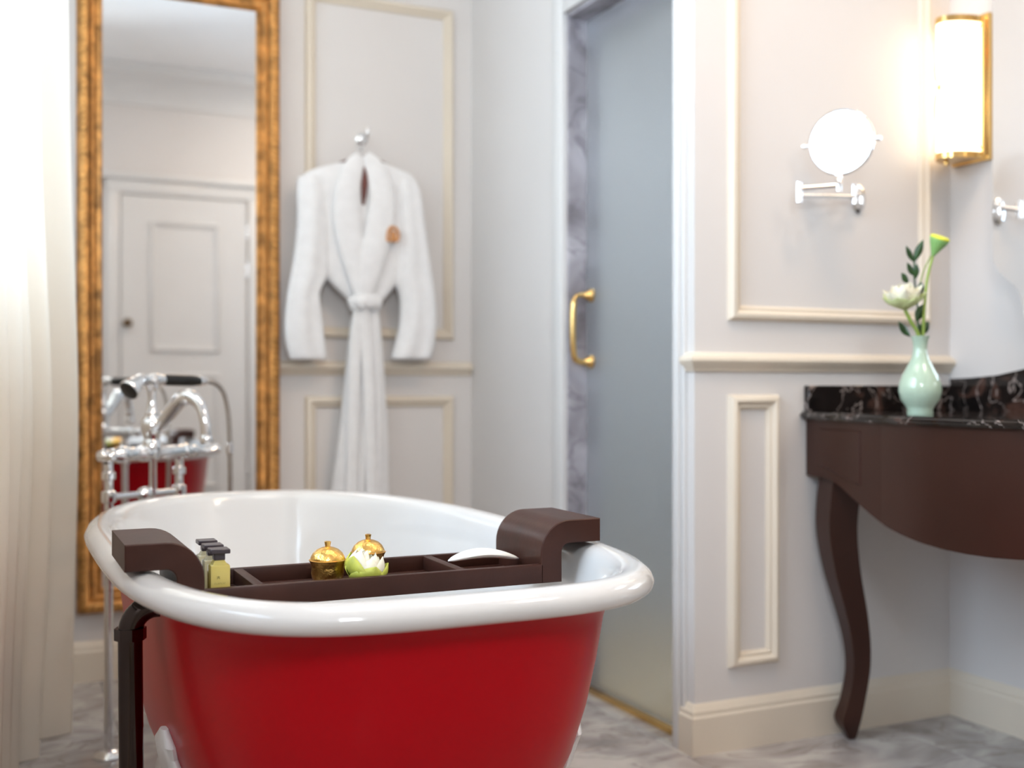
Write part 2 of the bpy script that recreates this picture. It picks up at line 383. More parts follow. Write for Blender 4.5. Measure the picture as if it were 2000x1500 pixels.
run('baseboard_left', [((WL, WF, 0), (WL, WA, 0), (1, 0, 0))], BASE, 'trim', 'cream baseboard under the windows', 'baseboard')
RZ = 0.914
run('trim_3', [((WL, WA, RZ), (0.25, WA, RZ), (0, -1, 0)), ((0.815, WA, RZ), (WB - 0.002, WA, RZ), (0, -1, 0))], RAIL, 'trim', 'cream chair rail on the wall behind the robe', 'chair rail')
mitre('trim_4', [((1.525, WC + 0.030, RZ), (-1, 0, 0)), ((1.525, WC, RZ), (-1, -1, 0)), ((WD, WC, RZ), (0, -1, 0))], RAIL, 'trim', 'cream chair rail on the beige wall above the vanity', 'chair rail')
CORN = [(0, 0), (0.015, 0), (0.02, 0.05), (0.06, 0.12), (0.10, 0.16), (0.16, 0.18), (0.17, 0.24), (0, 0.24)]
run('trim_5', [((WL, WF, CEIL - 0.24), (WD, WF, CEIL - 0.24), (0, 1, 0))], CORN, 'white_trim', 'white cornice above the door, seen in the gilt mirror', 'cornice')
# picture-frame mouldings
def frame_mb(o, ux, uz, n, w, h, prof):
    o, ux, uz, n = Vector(o), Vector(ux), Vector(uz), Vector(n)
    loops = [[o + ux * a + uz * b2 + n * p for a, b2 in ((t, t), (w - t, t), (w - t, h - t), (t, h - t))] for t, p in prof]
    return MB().rings(loops, False, False)
PAN = [(0, 0), (0.002, 0.008), (0.008, 0.017), (0.016, 0.020), (0.022, 0.015), (0.025, 0.009), (0.030, 0.011), (0.035, 0.006), (0.037, 0)]
def panel(name, x0, x1, z0, z1, y, label, mat='trim'):
    return struct(frame_mb((x0, y, z0), (1, 0, 0), (0, 0, 1), (0, -1, 0), x1 - x0, z1 - z0, PAN).build(name, mat, smooth=35), label, 'moulding')
panel('trim_6', 0.922, 1.438, 1.034, 2.16, WA, 'tall cream panel moulding behind the hanging robe')
panel('trim_7', 0.922, 1.438, 0.19, 0.845, WA, 'lower cream panel moulding behind the robe skirt')
panel('trim_8', 1.619, 2.27, 1.038, 2.25, WC, 'large cream panel moulding around the magnifying mirror')
panel('trim_9', 1.619, 1.770, 0.196, 0.858, WC, 'narrow tall cream panel moulding beside the vanity leg')
# door casings
w = MB().bbox(WB - 0.014, WB + 0.004, SH1, SH1 + 0.062, 0, HEAD + 0.062, 0.004, 2).bbox(WB - 0.014, WB + 0.004, WC + 0.075, SH1, HEAD, HEAD + 0.062, 0.004, 2)
struct(w.build('trim_10', 'white_trim'), 'white casing on the far side of the shower door', 'casing')
w = MB().bbox(1.508, 1.526, WC + 0.046, WC + 0.072, 0, HEAD + 0.062, 0.003, 2).bbox(1.515, 1.526, WC + 0.03, WC + 0.046, 0.0, 2.4, 0.003, 2).bbox(1.526, 1.552, WC + 0.0701, WC + 0.085, 0, HEAD, 0.002, 1)
struct(w.build('trim_11', 'white_trim'), 'white stepped casing between the shower door and beige wall', 'casing')

# door behind the camera (seen in the gilt mirror)
d = MB().bbox(0.77, 1.58, WF, WF + 0.035, 0.005, 2.12, 0.004, 1).build('door_1', 'white_trim')
struct(d, 'white panelled door reflected in the gilt mirror', 'door')
frame_mb((0.95, WF + 0.035, 1.10), (1, 0, 0), (0, 0, 1), (0, 1, 0), 0.45, 0.86, PAN).build('upper_panel_moulding', 'white_trim', d)
frame_mb((0.95, WF + 0.035, 0.20), (1, 0, 0), (0, 0, 1), (0, 1, 0), 0.45, 0.76, PAN).build('lower_panel_moulding', 'white_trim', d)
MB().lathe([(0.028, 0), (0.028, 0.006), (0.012, 0.010), (0.011, 0.03), (0.024, 0.04), (0.028, 0.052), (0.02, 0.066), (0.0, 0.07)], (0.81, WF + 0.035, 1.285), (0, 1, 0)).build('door_knob', 'knob', d)
for z in (0.3, 1.62, 1.88): MB().lathe([(0.008, 0), (0.008, 0.09)], (1.588, WF + 0.03, z), n=10).build('hinge', 'chrome', d)
w = MB()
for a, b2, z0, z1 in ((0.68, 0.765, 0, 2.22), (1.595, 1.68, 0, 2.22)): w.bbox(a, b2, WF, WF + 0.03, z0, z1, 0.006, 2)
w.bbox(0.68, 1.68, WF, WF + 0.032, 2.13, 2.22, 0.006, 2); w.bbox(0.64, 1.72, WF, WF + 0.06, 2.22, 2.26, 0.01, 2)
struct(w.build('trim_12', 'white_trim'), 'white architrave around the reflected door', 'door frame')

# frosted shower door
GX = 1.570
d = MB().bbox(GX - 0.005, GX + 0.005, SH0 + 0.035, SH1 - 0.016, 0.02, HEAD - 0.02, 0.001, 1).build('door_2', 'frost', smooth=0)
struct(d, 'tall frosted glass shower door with brass handle', 'door')
hy, hz0, hz1 = SH1 - 0.045, 0.948, 1.138
hm = MB().tube(cat([(GX - 0.012, hy, hz1), (GX - 0.045, hy, hz1), (GX - 0.062, hy, hz1 - 0.018), (GX - 0.066, hy, (hz0 + hz1) / 2), (GX - 0.062, hy, hz0 + 0.018), (GX - 0.045, hy, hz0), (GX - 0.012, hy, hz0)], 6),
               [0.006] * 6 + [0.0055] * 6 + [0.0085] * 24 + [0.006] * 1, 12)
hd = hm.build('handle', 'brass', d)
for z in (hz0, hz1):
    MB().lathe([(0.019, 0), (0.019, 0.005), (0.016, 0.012), (0.009, 0.022), (0.006, 0.03)], (GX - 0.0052, hy, z), (-1, 0, 0)).build('handle_rosette', 'brass', d)
# ------------------------------------------------------------------ bathtub
TCX, TCY, TA, TB0, TB1, TN0, TN1, RIM = 0.530, 1.943, 0.381, 0.737, 0.745, 3.5, 2.45, 0.632
NT = 144
def sup(a, b0, b1, z, n0=TN0, n1=TN1, off=0.0):
    out = []
    for j in range(NT):
        t = 2 * PI * j / NT; ct, st = math.cos(t), math.sin(t)
        bb = b1 if st > 0 else b0; w = 0.5 + 0.5 * max(-1, min(1, st * 4)); n = n0 + (n1 - n0) * w
        x = a * math.copysign(abs(ct) ** (2 / n), ct); y = bb * math.copysign(abs(st) ** (2 / n), st)
        if off:
            nx = math.copysign(abs(x / a) ** (n - 1), x) / a; ny = math.copysign(abs(y / bb) ** (n - 1), y) / bb
            l = math.hypot(nx, ny) or 1; x += nx / l * off; y += ny / l * off
        out.append(Vector((TCX + x, TCY + y, z)))
    return out
tub = thing('bathtub', (TCX, TCY, 0), 'red roll-top bathtub with white enamel rim and interior', 'bathtub')
prof = [(-0.036, 0.594), (-0.024, 0.594), (-0.010, 0.597), (-0.002, 0.604), (0, 0.612), (-0.004, 0.621), (-0.014, 0.629), (-0.026, RIM), (-0.040, 0.630), (-0.050, 0.624), (-0.057, 0.612), (-0.062, 0.596)]
R = [sup(TA, TB0, TB1, z, off=o) for o, z in prof]
for ka, kb0, kb1, z, dn in [(0.073, 0.075, 0.078, 0.56, 0), (0.083, 0.10, 0.10, 0.50, 0), (0.095, 0.14, 0.13, 0.42, 0), (0.112, 0.19, 0.17, 0.34, 0.1), (0.14, 0.25, 0.22, 0.27, .2), (0.18, 0.31, 0.28, 0.235, .3), (0.24, 0.42, 0.40, 0.222, .3), (0.33, 0.60, 0.60, 0.218, .3)]:
    R.append(sup(TA - ka, TB0 - kb0, TB1 - kb1, z, TN0 - dn, TN1))
MB().rings(R, False, True).build('enamel_basin', 'enamel', tub, 60)
R = []
for ka, kb0, kb1, z in [(0.036, 0.036, 0.036, 0.597), (0.048, 0.050, 0.050, 0.590), (0.056, 0.060, 0.060, 0.560), (0.062, 0.074, 0.075, 0.50), (0.071, 0.094, 0.10, 0.43), (0.084, 0.122, 0.13, 0.36), (0.103, 0.165, 0.17, 0.29), (0.13, 0.215, 0.22, 0.235), (0.165, 0.27, 0.27, 0.20), (0.21, 0.35, 0.35, 0.183), (0.30, 0.55, 0.55, 0.178)]:
    R.append(sup(TA - ka, TB0 - kb0, TB1 - kb1, z, TN0 - 0.2, TN1))
MB().rings(R, False, True).build('outer_shell', 'red', tub, 60)
# ball-and-claw feet with a scalloped leaf shield against the body
def foot(ang, sxn):
    mb = MB()
    # local: r = outward from the tub, s = sideways
    prof = [(0.052, 0.30), (0.066, 0.36), (0.050, 0.345), (0.066, 0.31), (0.052, 0.285), (0.060, 0.25), (0.045, 0.215), (0.036, 0.18), (0.026, 0.13), (0.022, 0.09)]
    zs = [0.385, 0.365, 0.345, 0.32, 0.30, 0.275, 0.25, 0.22, 0.19, 0.16, 0.12, 0.085, 0.06]
    hw = [0.012, 0.046, 0.040, 0.058, 0.048, 0.060, 0.048, 0.050, 0.038, 0.030, 0.022, 0.020, 0.026]
    off = [0.004, 0.006, 0.006, 0.004, 0.0, -0.006, -0.012, -0.016, -0.012, -0.002, 0.010, 0.016, 0.014]
    th = [0.006, 0.012, 0.014, 0.016, 0.018, 0.020, 0.024, 0.028, 0.030, 0.028, 0.024, 0.022, 0.026]
    ca, sa = math.cos(ang), math.sin(ang)
    rr = []
    for z, w_, o_, t_ in zip(zs, hw, off, th):
        ka = lerp_table([(0.0, 0.15), (0.2, 0.140), (0.24, 0.125), (0.30, 0.100), (0.36, 0.084), (0.43, 0.071)], z)
        kb = lerp_table([(0.0, 0.24), (0.2, 0.235), (0.24, 0.21), (0.30, 0.158), (0.36, 0.122), (0.43, 0.094)], z)
        far = sa > 0
        n = TN1 if far else TN0 - 0.2
        bb = (TB1 if far else TB0) - kb; a = TA - ka
        px = a * math.copysign(abs(ca) ** (2 / n), ca); py = bb * math.copysign(abs(sa) ** (2 / n), sa)
        c0 = Vector((TCX + px, TCY + py, z))
        nr = Vector((math.copysign(abs(px / a) ** (n - 1), px) / a, math.copysign(abs(py / bb) ** (n - 1), py) / bb, 0)).normalized()
        sd = Vector((-nr.y, nr.x, 0))
        rr.append([c0 + nr * (o_ + t_ * math.cos(2 * PI * j / 16)) + sd * w_ * math.sin(2 * PI * j / 16) for j in range(16)])
    mb.rings(rr)
    base = sum(rr[-1], Vector()) / 16 
    for k in (-0.6, 0, 0.6):
        q = nr * math.cos(k) + sd * math.sin(k)
        mb.tube(cat([base + q * 0.006 + Vector((0, 0, 0.02)), base + q * 0.030 + Vector((0, 0, 0.0)), base + q * 0.036 + Vector((0, 0, -0.03)), base + q * 0.026 + Vector((0, 0, -0.052))], 4), [0.009] * 9 + [0.007, 0.006, 0.005, 0.004], 8)
    mb.lathe([(0.0, -0.029), (0.012, -0.027), (0.022, -0.019), (0.029, -0.006), (0.030, 0.004), (0.024, 0.018), (0.012, 0.027), (0, 0.030)], base + Vector((0, 0, -0.0305)) + nr * 0.006, n=18, cap=False)
    mb.build('claw_foot', 'white_metal', tub)
for a in (-0.62, -PI + 0.24, 0.70, PI - 0.40): foot(a, 1)
# overflow pipe on the window side
px_, py_ = 0.176, 1.62
arc = [(px_ + 0.034 - 0.034 * math.cos(t), py_, 0.541 + 0.034 * math.sin(t)) for t in [PI / 2 * i / 10 for i in range(11)]]
op = MB().tube([(px_ + 0.004, py_, 0.0), (px_ + 0.003, py_, 0.15), (px_ + 0.001, py_, 0.40), (px_, py_, 0.52)] + arc + [(px_ + 0.06, py_ - 0.001, 0.575), (px_ + 0.09, py_ - 0.003, 0.574)], 0.0165, 24)
op = op.build('overflow_pipe', 'black_chrome', tub)
MB().lathe([(0.017, -0.008), (0.0215, -0.008), (0.0215, 0.008), (0.017, 0.008)], (px_, py_, 0.539), n=8).build('pipe_collar', 'black_chrome', op, 20)
MB().lathe([(0.034, 0), (0.034, 0.004), (0.026, 0.010), (0.017, 0.013)], (px_ + 0.004, py_, 0.0)).build('floor_flange', 'black_chrome', op)

# ------------------------------------------------------------------ floor-standing bath tap
R1, R2 = Vector((0.257, 2.813, 0)), Vector((0.434, 2.915, 0))
e1 = (R2 - R1).normalized(); e2 = Vector((e1.y, -e1.x, 0)); MID = (R1 + R2) / 2
def L(a, b2, z): return MID + e1 * a + e2 * b2 + Vector((0, 0, z))
hl = (R2 - R1).length / 2
tap = thing('bath_tap', tuple(MID), 'chrome floor-standing bath tap with arched spout beside the tub', 'tap')
for a in (-hl, hl):
    r = MB().tube(cat([L(a, 0, 0.0), L(a, 0, 0.35), L(a, 0, 0.66), L(a, 0, 0.695), L(a * 0.86, 0, 0.712), L(a * 0.6, 0, 0.714)], 6), 0.0105, 14)
    r = r.build('riser_pipe', 'chrome', tap)
    MB().lathe([(0.036, 0), (0.036, 0.004), (0.026, 0.012), (0.012, 0.018)], L(a, 0, 0)).build('floor_flange', 'chrome', r)
    MB().lathe([(0.0105, 0), (0.0165, 0.004), (0.0175, 0.016), (0.0165, 0.028), (0.0105, 0.032)], L(a, 0, 0.600), n=16).build('pipe_joint', 'chrome', r)
    MB().lathe([(0.0105, 0), (0.016, 0.003), (0.016, 0.018), (0.0105, 0.022)], L(a, 0, 0.655), n=12).build('pipe_nut', 'chrome', r)
br = MB().tube([L(-hl, 0, 0.615), L(hl, 0, 0.615)], 0.0078, 12).build('cross_brace', 'chrome', tap)
MB().lathe([(0.010, -0.018), (0.016, -0.012), (0.018, 0), (0.016, 0.012), (0.010, 0.018)], L(0.0, 0, 0.615), e1).build('brace_boss', 'chrome', br)
bd = MB().lathe([(0.010, -0.104), (0.0165, -0.10), (0.0165, -0.085), (0.020, -0.08), (0.022, -0.06), (0.018, -0.052), (0.0175, -0.02), (0.021, -0.012), (0.021, 0.03), (0.0175, 0.036), (0.0175, 0.11), (0.021, 0.114), (0.021, 0.122), (0.010, 0.126)], L(0.0, 0, 0.714), e1, 24)
bd.build('mixer_body', 'chrome', tap)
for sgn, o0 in ((1, 0.122), (-1, 0.092)):
    hm = MB().lathe([(0.008, 0), (0.008, 0.012), (0.014, 0.016), (0.016, 0.028), (0.013, 0.036), (0, 0.040)], L(sgn * o0, 0, 0.714), e1 * sgn, 16)
    c0 = L(sgn * (o0 + 0.026), 0, 0.714)
    c1 = L(sgn * (o0 + 0.036), 0, 0.714)
    ld_ = e1 * sgn if sgn > 0 else (e1 * -0.15 + e2 * 0.95)
    hm.tube(cat([c0, c1, c1 + ld_ * 0.03 + e2 * 0.004 + Vector((0, 0, -0.004)), c1 + ld_ * 0.058 + e2 * 0.008 + Vector((0, 0, 0.002)), c1 + ld_ * 0.066 + e2 * 0.008 + Vector((0, 0, 0.003))], 4), [0.008, 0.008, 0.008, 0.007, 0.007, 0.0065, 0.006, 0.006, 0.0065, 0.007, 0.008, 0.009, 0.0095, 0.0095, 0.009, 0.007, 0.003], 12)
    hm.build('lever_handle', 'chrome', tap)
MB().lathe([(0.009, 0.0), (0.009, 0.08), (0.013, 0.085), (0.013, 0.10)], L(0.02, 0.004, 0.615)).build('centre_pipe', 'chrome', tap)
MB().lathe([(0.020, 0.70), (0.024, 0.72), (0.025, 0.735), (0.018, 0.748), (0.022, 0.758), (0.027, 0.775), (0.027, 0.790), (0.020, 0.800), (0.016, 0.806), (0.017, 0.812), (0.0125, 0.818), (0.0105, 0.85), (0.0115, 0.872)], L(0.02, 0, 0)).build('diverter_column', 'chrome', tap)
sp = MB().tube(cat([L(0.025, 0.0, 0.765), L(0.03, 0.04, 0.800), L(0.035, 0.085, 0.842), L(0.038, 0.120, 0.853), L(0.042, 0.150, 0.835), L(0.044, 0.168, 0.795), L(0.045, 0.172, 0.752)], 7), [0.013 + 0.006 * math.sin(PI * min(1, i / 30)) for i in range(43)], 18)
sp = sp.build('spout', 'chrome', tap)
MB().lathe([(0.0145, -0.004), (0.0165, 0), (0.0165, 0.010), (0.0135, 0.016)], L(0.045, 0.172, 0.745)).build('spout_tip', 'chrome', sp)
cr = MB().tube(cat([L(0.005, 0, 0.885), L(0.010, 0, 0.872), L(0.02, 0, 0.866), L(0.030, 0, 0.872), L(0.035, 0, 0.885)], 5), 0.006, 10)
for b2 in (-0.016, 0.016):
    cr.tube(cat([L(0.02, 0, 0.866), L(0.02, b2 * 0.9, 0.872), L(0.02, b2 * 1.1, 0.890), L(0.02, b2, 0.906)], 5), 0.0045, 8)
cr.build('handset_cradle', 'chrome', tap)
# hand shower resting in the cradle
hs = thing('hand_shower', tuple(L(0.02, 0, 0.893)), 'chrome hand shower with black grip resting across the bath tap', 'hand shower')
zc = 0.893
MB().tube(cat([L(0.055, 0, zc + 0.001), L(0.02, 0, zc + 0.001), L(-0.002, 0, zc), L(-0.018, 0, zc - 0.004)], 6), [0.0125, 0.0125, 0.0135, 0.015, 0.0165, 0.0155, 0.0145, 0.0135, 0.0125, 0.012, 0.012, 0.012, 0.012, 0.0125, 0.013, 0.013, 0.0135, 0.014, 0.0145], 16).build('neck', 'chrome', hs)
hd = Vector((-0.80 * e1.x, -0.80 * e1.y, -0.58)); hd += e2 * 0.10; SH = L(-0.020, 0, zc - 0.004)
MB().lathe([(0.0, -0.022), (0.010, -0.020), (0.015, -0.012), (0.018, 0.0), (0.021, 0.012), (0.025, 0.024), (0.027, 0.034), (0.0255, 0.037)], SH, hd, 24).build('shower_head', 'chrome', hs)
MB().lathe([(0.025, 0), (0.023, 0.003), (0.015, 0.005), (0, 0.006)], SH + hd.normalized() * 0.0365, hd, 24).build('spray_face', 'black', hs)
MB().lathe([(0.008, 0), (0.0135, 0.002), (0.0145, 0.02), (0.0145, 0.085), (0.0125, 0.102), (0.008, 0.105)], L(0.055, 0, zc + 0.001), e1 + Vector((0, 0, -0.02)), 18).build('grip', 'black', hs)
MB().lathe([(0.008, 0), (0.0145, 0.002), (0.0145, 0.008), (0.011, 0.014), (0.010, 0.026), (0.007, 0.03)], L(0.160, 0, zc - 0.001), e1 + Vector((0, 0, -0.05)), 16).build('hose_connector', 'chrome', hs)
hp = cat([L(0.188, 0, zc - 0.003), L(0.215, 0.004, zc - 0.008), L(0.238, 0.008, zc - 0.032), L(0.250, 0.012, zc - 0.085), L(0.253, 0.014, zc - 0.16), L(0.254, 0.014, 0.55), L(0.24, 0.01, 0.30), L(0.17, 0.0, 0.17), L(0.09, 0, 0.30), L(0.025, 0.004, 0.56), L(0.02, 0.004, 0.606)], 12)
MB().tube(hp, [0.0062 + (0.0005 if i % 2 else 0) for i in range(len(hp))], 10).build('hose', 'hose', hs)
MB().lathe([(0.006, -0.016), (0.010, -0.012), (0.010, 0.012), (0.006, 0.016)], L(0.2535, 0.014, 0.715), n=14).build('hose_ring', 'chrome', hs)

# ------------------------------------------------------------------ bath tray
TY0, TY1, TZ0, TZ1 = 1.537, 1.707, 0.577, 0.606
tray = thing('bath_tray', (0.51, (TY0 + TY1) / 2, TZ0), 'dark brown wooden bath tray spanning the tub with curved ends', 'tray')
XI0, XI1 = 0.252, 0.768
MB().bbox(XI0 - 0.002, XI1 + 0.002, TY0, TY0 + 0.012, TZ0, TZ1, 0.0015).build('front_rail', 'tray_wood', tray)
MB().bbox(XI0 - 0.002, XI1 + 0.002, TY1 - 0.012, TY1, TZ0, TZ1, 0.0015).build('back_rail', 'tray_wood', tray)
for x in (0.338, 0.640): MB().bbox(x - 0.0075, x + 0.0075, TY0 + 0.0115, TY1 - 0.0115, TZ0 + 0.002, TZ1 - 0.0005, 0.0015).build('divider', 'tray_wood', tray)
sl = MB().bbox(XI0, XI1, 0, 0.0105, TZ0 + 0.001, TZ0 + 0.007, 0.001, 1).build('slat', 'tray_wood', tray)
for k in range(10):
    o = sl if k == 0 else bpy.data.objects.new('slat', sl.data)
    if k: C.objects.link(o); o.parent = tray; o.matrix_parent_inverse = sl.matrix_parent_inverse
    o.location = (0, TY0 + 0.0155 + k * 0.0144, 0)
def hook(xin, xout, d_, name):
    # S-shaped end: vertical board curving out over the rim
    th = 0.036; top = 0.672; n = 10
    outer = [(xin, TZ0), (xin, 0.622)]
    rc = 0.050
    outer += [(xin + d_ * (rc - rc * math.cos(t)), 0.622 + rc * math.sin(t)) for t in [PI / 2 * i / n for i in range(1, n + 1)]]
    outer += [(xout, top)]
    ri = rc - 0.036
    inner = [(xout, top - th)]
    inner += [(xin + d_ * (rc - ri * math.cos(t)), 0.622 + ri * math.sin(t)) for t in [PI / 2 * i / n for i in range(n, -1, -1)]]
    inner += [(xin + d_ * 0.036, TZ0)]
    bm = bmesh.new()
    vs = [bm.verts.new((a, TY0, b2)) for a, b2 in outer + inner]
    fc = bm.faces.new(vs)
    ex = bmesh.ops.extrude_face_region(bm, geom=[fc])
    for v in ex['geom']:
        if isinstance(v, bmesh.types.BMVert): v.co.y = TY1
    bmesh.ops.bevel(bm, geom=[e for e in bm.edges if e.calc_face_angle(0) > 0.9], offset=0.0015, segments=1, affect='EDGES')
    MB().frombm(bm).build(name, 'tray_wood', tray, 25)
hook(0.262, 0.160, -1, 'curved_end')
hook(0.766, 0.870, 1, 'curved_end')

# toiletry bottles in a row
def bottle(y, body, label):
    x = 0.287; z0 = TZ0 + 0.0072; w_ = 0.0135; hb = 0.050
    t = thing('toiletry_bottle', (x, y, z0), label, 'bottle', 'toiletry bottles on the bath tray')
    bm = bmesh.new(); bmesh.ops.create_cube(bm, size=1)
    for v in bm.verts: v.co = Vector((x + v.co.x * 2 * w_, y + v.co.y * 2 * w_, z0 + (v.co.z + 0.5) * hb))
    bmesh.ops.bevel(bm, geom=bm.edges[:], offset=0.003, segments=2, affect='EDGES', profile=0.6)
    mb = MB().frombm(bm)
    mb.rings([[Vector((x + sx * k, y + sy * k, z)) for sx, sy in ((-1, -1), (1, -1), (1, 1), (-1, 1))] for k, z in ((w_ - 0.003, z0 + hb - 0.001), (0.0075, z0 + hb + 0.004), (0.0065, z0 + hb + 0.006))])
    bo = mb.build('glass_body', body, t, 30)
    mb = MB()
    a = PI / 9
    rot = Matrix.Translation((x, y, 0)) @ Matrix.Rotation(-0.30, 4, 'Z')
    mb.bbox(-0.0075, 0.0075, -0.0075, 0.0075, z0 + hb + 0.0055, z0 + hb + 0.0155, 0.001, 1, Matrix.Translation((x, y, 0)))
    cp = mb.build('cap_neck', 'cap', t)
    MB().bbox(-0.0135, 0.0135, -0.0135, 0.0135, z0 + hb + 0.0152, z0 + hb + 0.0215, 0.001, 1, Matrix.Translation((x, y, 0))).build('cap', 'cap', t)
    # small leaf mark and a line of lettering strokes on the front face
    yy = y - w_ - 0.0002; mb = MB()
    for an in (-0.9, 0, 0.9, 2.2, -2.2):
        q = Vector((math.sin(an), 0, math.cos(an))); o = Vector((x - 0.003, yy, z0 + 0.033)); s_ = Vector((q.z, 0, -q.x))
        mb.add([o, o + q * 0.0016 + s_ * 0.0005, o + q * 0.003, o + q * 0.0016 - s_ * 0.0005], [(0, 1, 2, 3)])
    mb.build('leaf_mark', 'print', bo, 0)
    mb = MB()
    for k in range(7):
        xx = x - 0.0078 + k * 0.0022
        mb.box(xx, xx + 0.0003, yy, yy + 0.0001, z0 + 0.0235, z0 + 0.0262)
        z_ = z0 + (0.0259, 0.0235, 0.0247)[k % 3]
        mb.box(xx, xx + 0.0013, yy, yy + 0.0001, z_, z_ + 0.0003)
    mb.build('lettering', 'print', bo, 0)
bottle(1.572, 'bottle', 'nearest yellow glass toiletry bottle with flat dark stopper on bath tray')
bottle(1.620, 'bottle_pale', 'middle one of three toiletry bottles in a row on bath tray')
bottle(1.668, 'bottle_pale', 'rearmost of three toiletry bottles in a row on bath tray')

# brass lidded pots
def pot(x, y, label):
    z0 = TZ0 + 0.0072
    t = thing('brass_pot', (x, y, z0), label, 'pot', 'brass lidded pots on the bath tray')
    MB().lathe([(0.0, 0.007), (0.014, 0.0065), (0.020, 0.0085), (0.0232, 0.014), (0.0240, 0.020), (0.0235, 0.028), (0.0245, 0.034), (0.0275, 0.0395), (0.0265, 0.040), (0.0235, 0.036), (0.022, 0.030), (0.0, 0.030)], (x, y, z0), n=36, cap=False).build('bowl', 'hammered', t)
    for k in range(3):
        a = 2 * PI * k / 3 - 1.1
        MB().lathe([(0.0025, 0), (0.0035, 0.001), (0.0028, 0.004), (0.004, 0.009)], (x + 0.0145 * math.cos(a), y + 0.0145 * math.sin(a), z0), n=10).build('foot', 'hammered', t)
    ld = MB().lathe([(0.0255, 0.0375), (0.0258, 0.0395), (0.0248, 0.0435), (0.0215, 0.0495), (0.016, 0.0545), (0.009, 0.0575), (0.0045, 0.0585)], (x, y, z0), n=36).build('lid', 'hammered', t)
    MB().lathe([(0.0042, 0.0580), (0.0040, 0.0600), (0.0046, 0.0640), (0.0050, 0.0660), (0.0030, 0.0668)], (x, y, z0), n=18).build('knob', 'hammered', ld)
pot(0.452, 1.612, 'brass lidded pot nearest the toiletry bottles on bath tray')
pot(0.530, 1.662, 'brass lidded pot half hidden behind the folded lotus bud')

# petals
def petal(mb, base, axis, side, length, width, cup, curl, nu=6, nv=7, tipw=0.05, peak=0.55):
    """curved petal shell starting at base, growing along axis, bulging away from the centre along side x axis"""
    axis = Vector(axis).normalized(); out = Vector(side); out = (out - axis * out.dot(axis)).normalized(); sd = axis.cross(out)
    rows = []
    for i in range(nv):
        t = i / (nv - 1)
        w_ = width * (math.sin(PI * min(1, t ** (math.log(0.5) / math.log(peak)))) * (1 - tipw) + tipw * (1 - t) + 0.02)
        row = []
        for j in range(nu):
            s_ = j / (nu - 1) * 2 - 1
            r = cup * math.sin(PI * 0.5 * min(1, t * 1.35)) - curl * t * t
            row.append(Vector(base) + axis * length * t + out * (r - abs(s_) ** 2 * w_ * 0.55) + sd * s_ * w_)
        rows.append(row)
    th = 0.0006
    back = [[p - out * th for p in r] for r in rows]
    n = nu
    v = [p for r in rows for p in r] + [p for r in back for p in r]; o = nu * nv; f = []
    for i in range(nv - 1):
        for j in range(n - 1):
            a = i * n + j
            f.append((a, a + 1, a + n + 1, a + n)); f.append((o + a, o + a + n, o + a + n + 1, o + a + 1))
    for i in range(nv - 1):
        f.append((i * n, (i + 1) * n, o + (i + 1) * n, o + i * n)); a = i * n + n - 1
        f.append((a, o + a, o + a + n, a + n))
    for j in range(n - 1):
        f.append((j, o + j, o + j + 1, j + 1)); a = (nv - 1) * n + j; f.append((a, a + 1, o + a + 1, o + a))
    mb.add(v, f); return mb
# folded lotus bud on the tray
lb = Vector((0.494, 1.588, TZ0 + 0.0086))
lot = thing('lotus_bud', tuple(lb), 'folded lotus bud with yellow-green outer petals on bath tray', 'flower')
ax0 = Vector((0.26, -0.16, 1)).normalized()
u0 = ax0.orthogonal().normalized(); v0 = ax0.cross(u0)
for ring, (n_, L_, W_, cup, curl, mt, ph) in enumerate([(5, 0.043, 0.029, 0.036, 0.006, 'petal_green', 0.3), (6, 0.052, 0.026, 0.0345, 0.015, 'petal_white', 0.75), (6, 0.053, 0.023, 0.030, 0.018, 'petal_white', 0.2), (5, 0.053, 0.018, 0.022, 0.014, 'petal_white', 0.5)]):
    for k in range(n_):
        a = 2 * PI * k / n_ + ph
        o_ = u0 * math.cos(a) + v0 * math.sin(a)
        petal(MB(), lb + ax0 * 0.001 + o_ * 0.001, ax0, o_, L_ * (0.86 + 0.2 * ((k * 37) % 5) / 5), W_, cup, curl, tipw=0.10 if ring == 0 else 0.45, peak=0.45 if ring == 0 else 0.55).build('outer_petal' if ring == 0 else 'inner_petal', mt, lot, 60)
# soap bar
sx_, sy2 = 0.703, 1.612
rr = []
for i in range(17):
    t = i / 16; q = math.sin(PI * t) ** 0.62
    xx = -0.060 + 0.120 * t
    zz = 0.011 * math.sin(PI * t) - 0.002
    rr.append([Vector((sx_ + xx, sy2 + 0.004 * math.sin(PI * t) + (0.021 * q + 0.0015) * math.cos(2 * PI * j / 16), 0.6070 + zz * 0.9 + (0.0062 * q + 0.0012) * math.sin(2 * PI * j / 16) + 0.004 * (1 - t))) for j in range(16)])
tag(MB().rings(rr).build('soap_bar', 'soap', smooth=60), 'white leaf-shaped soap bar at the right end of bath tray', 'soap')

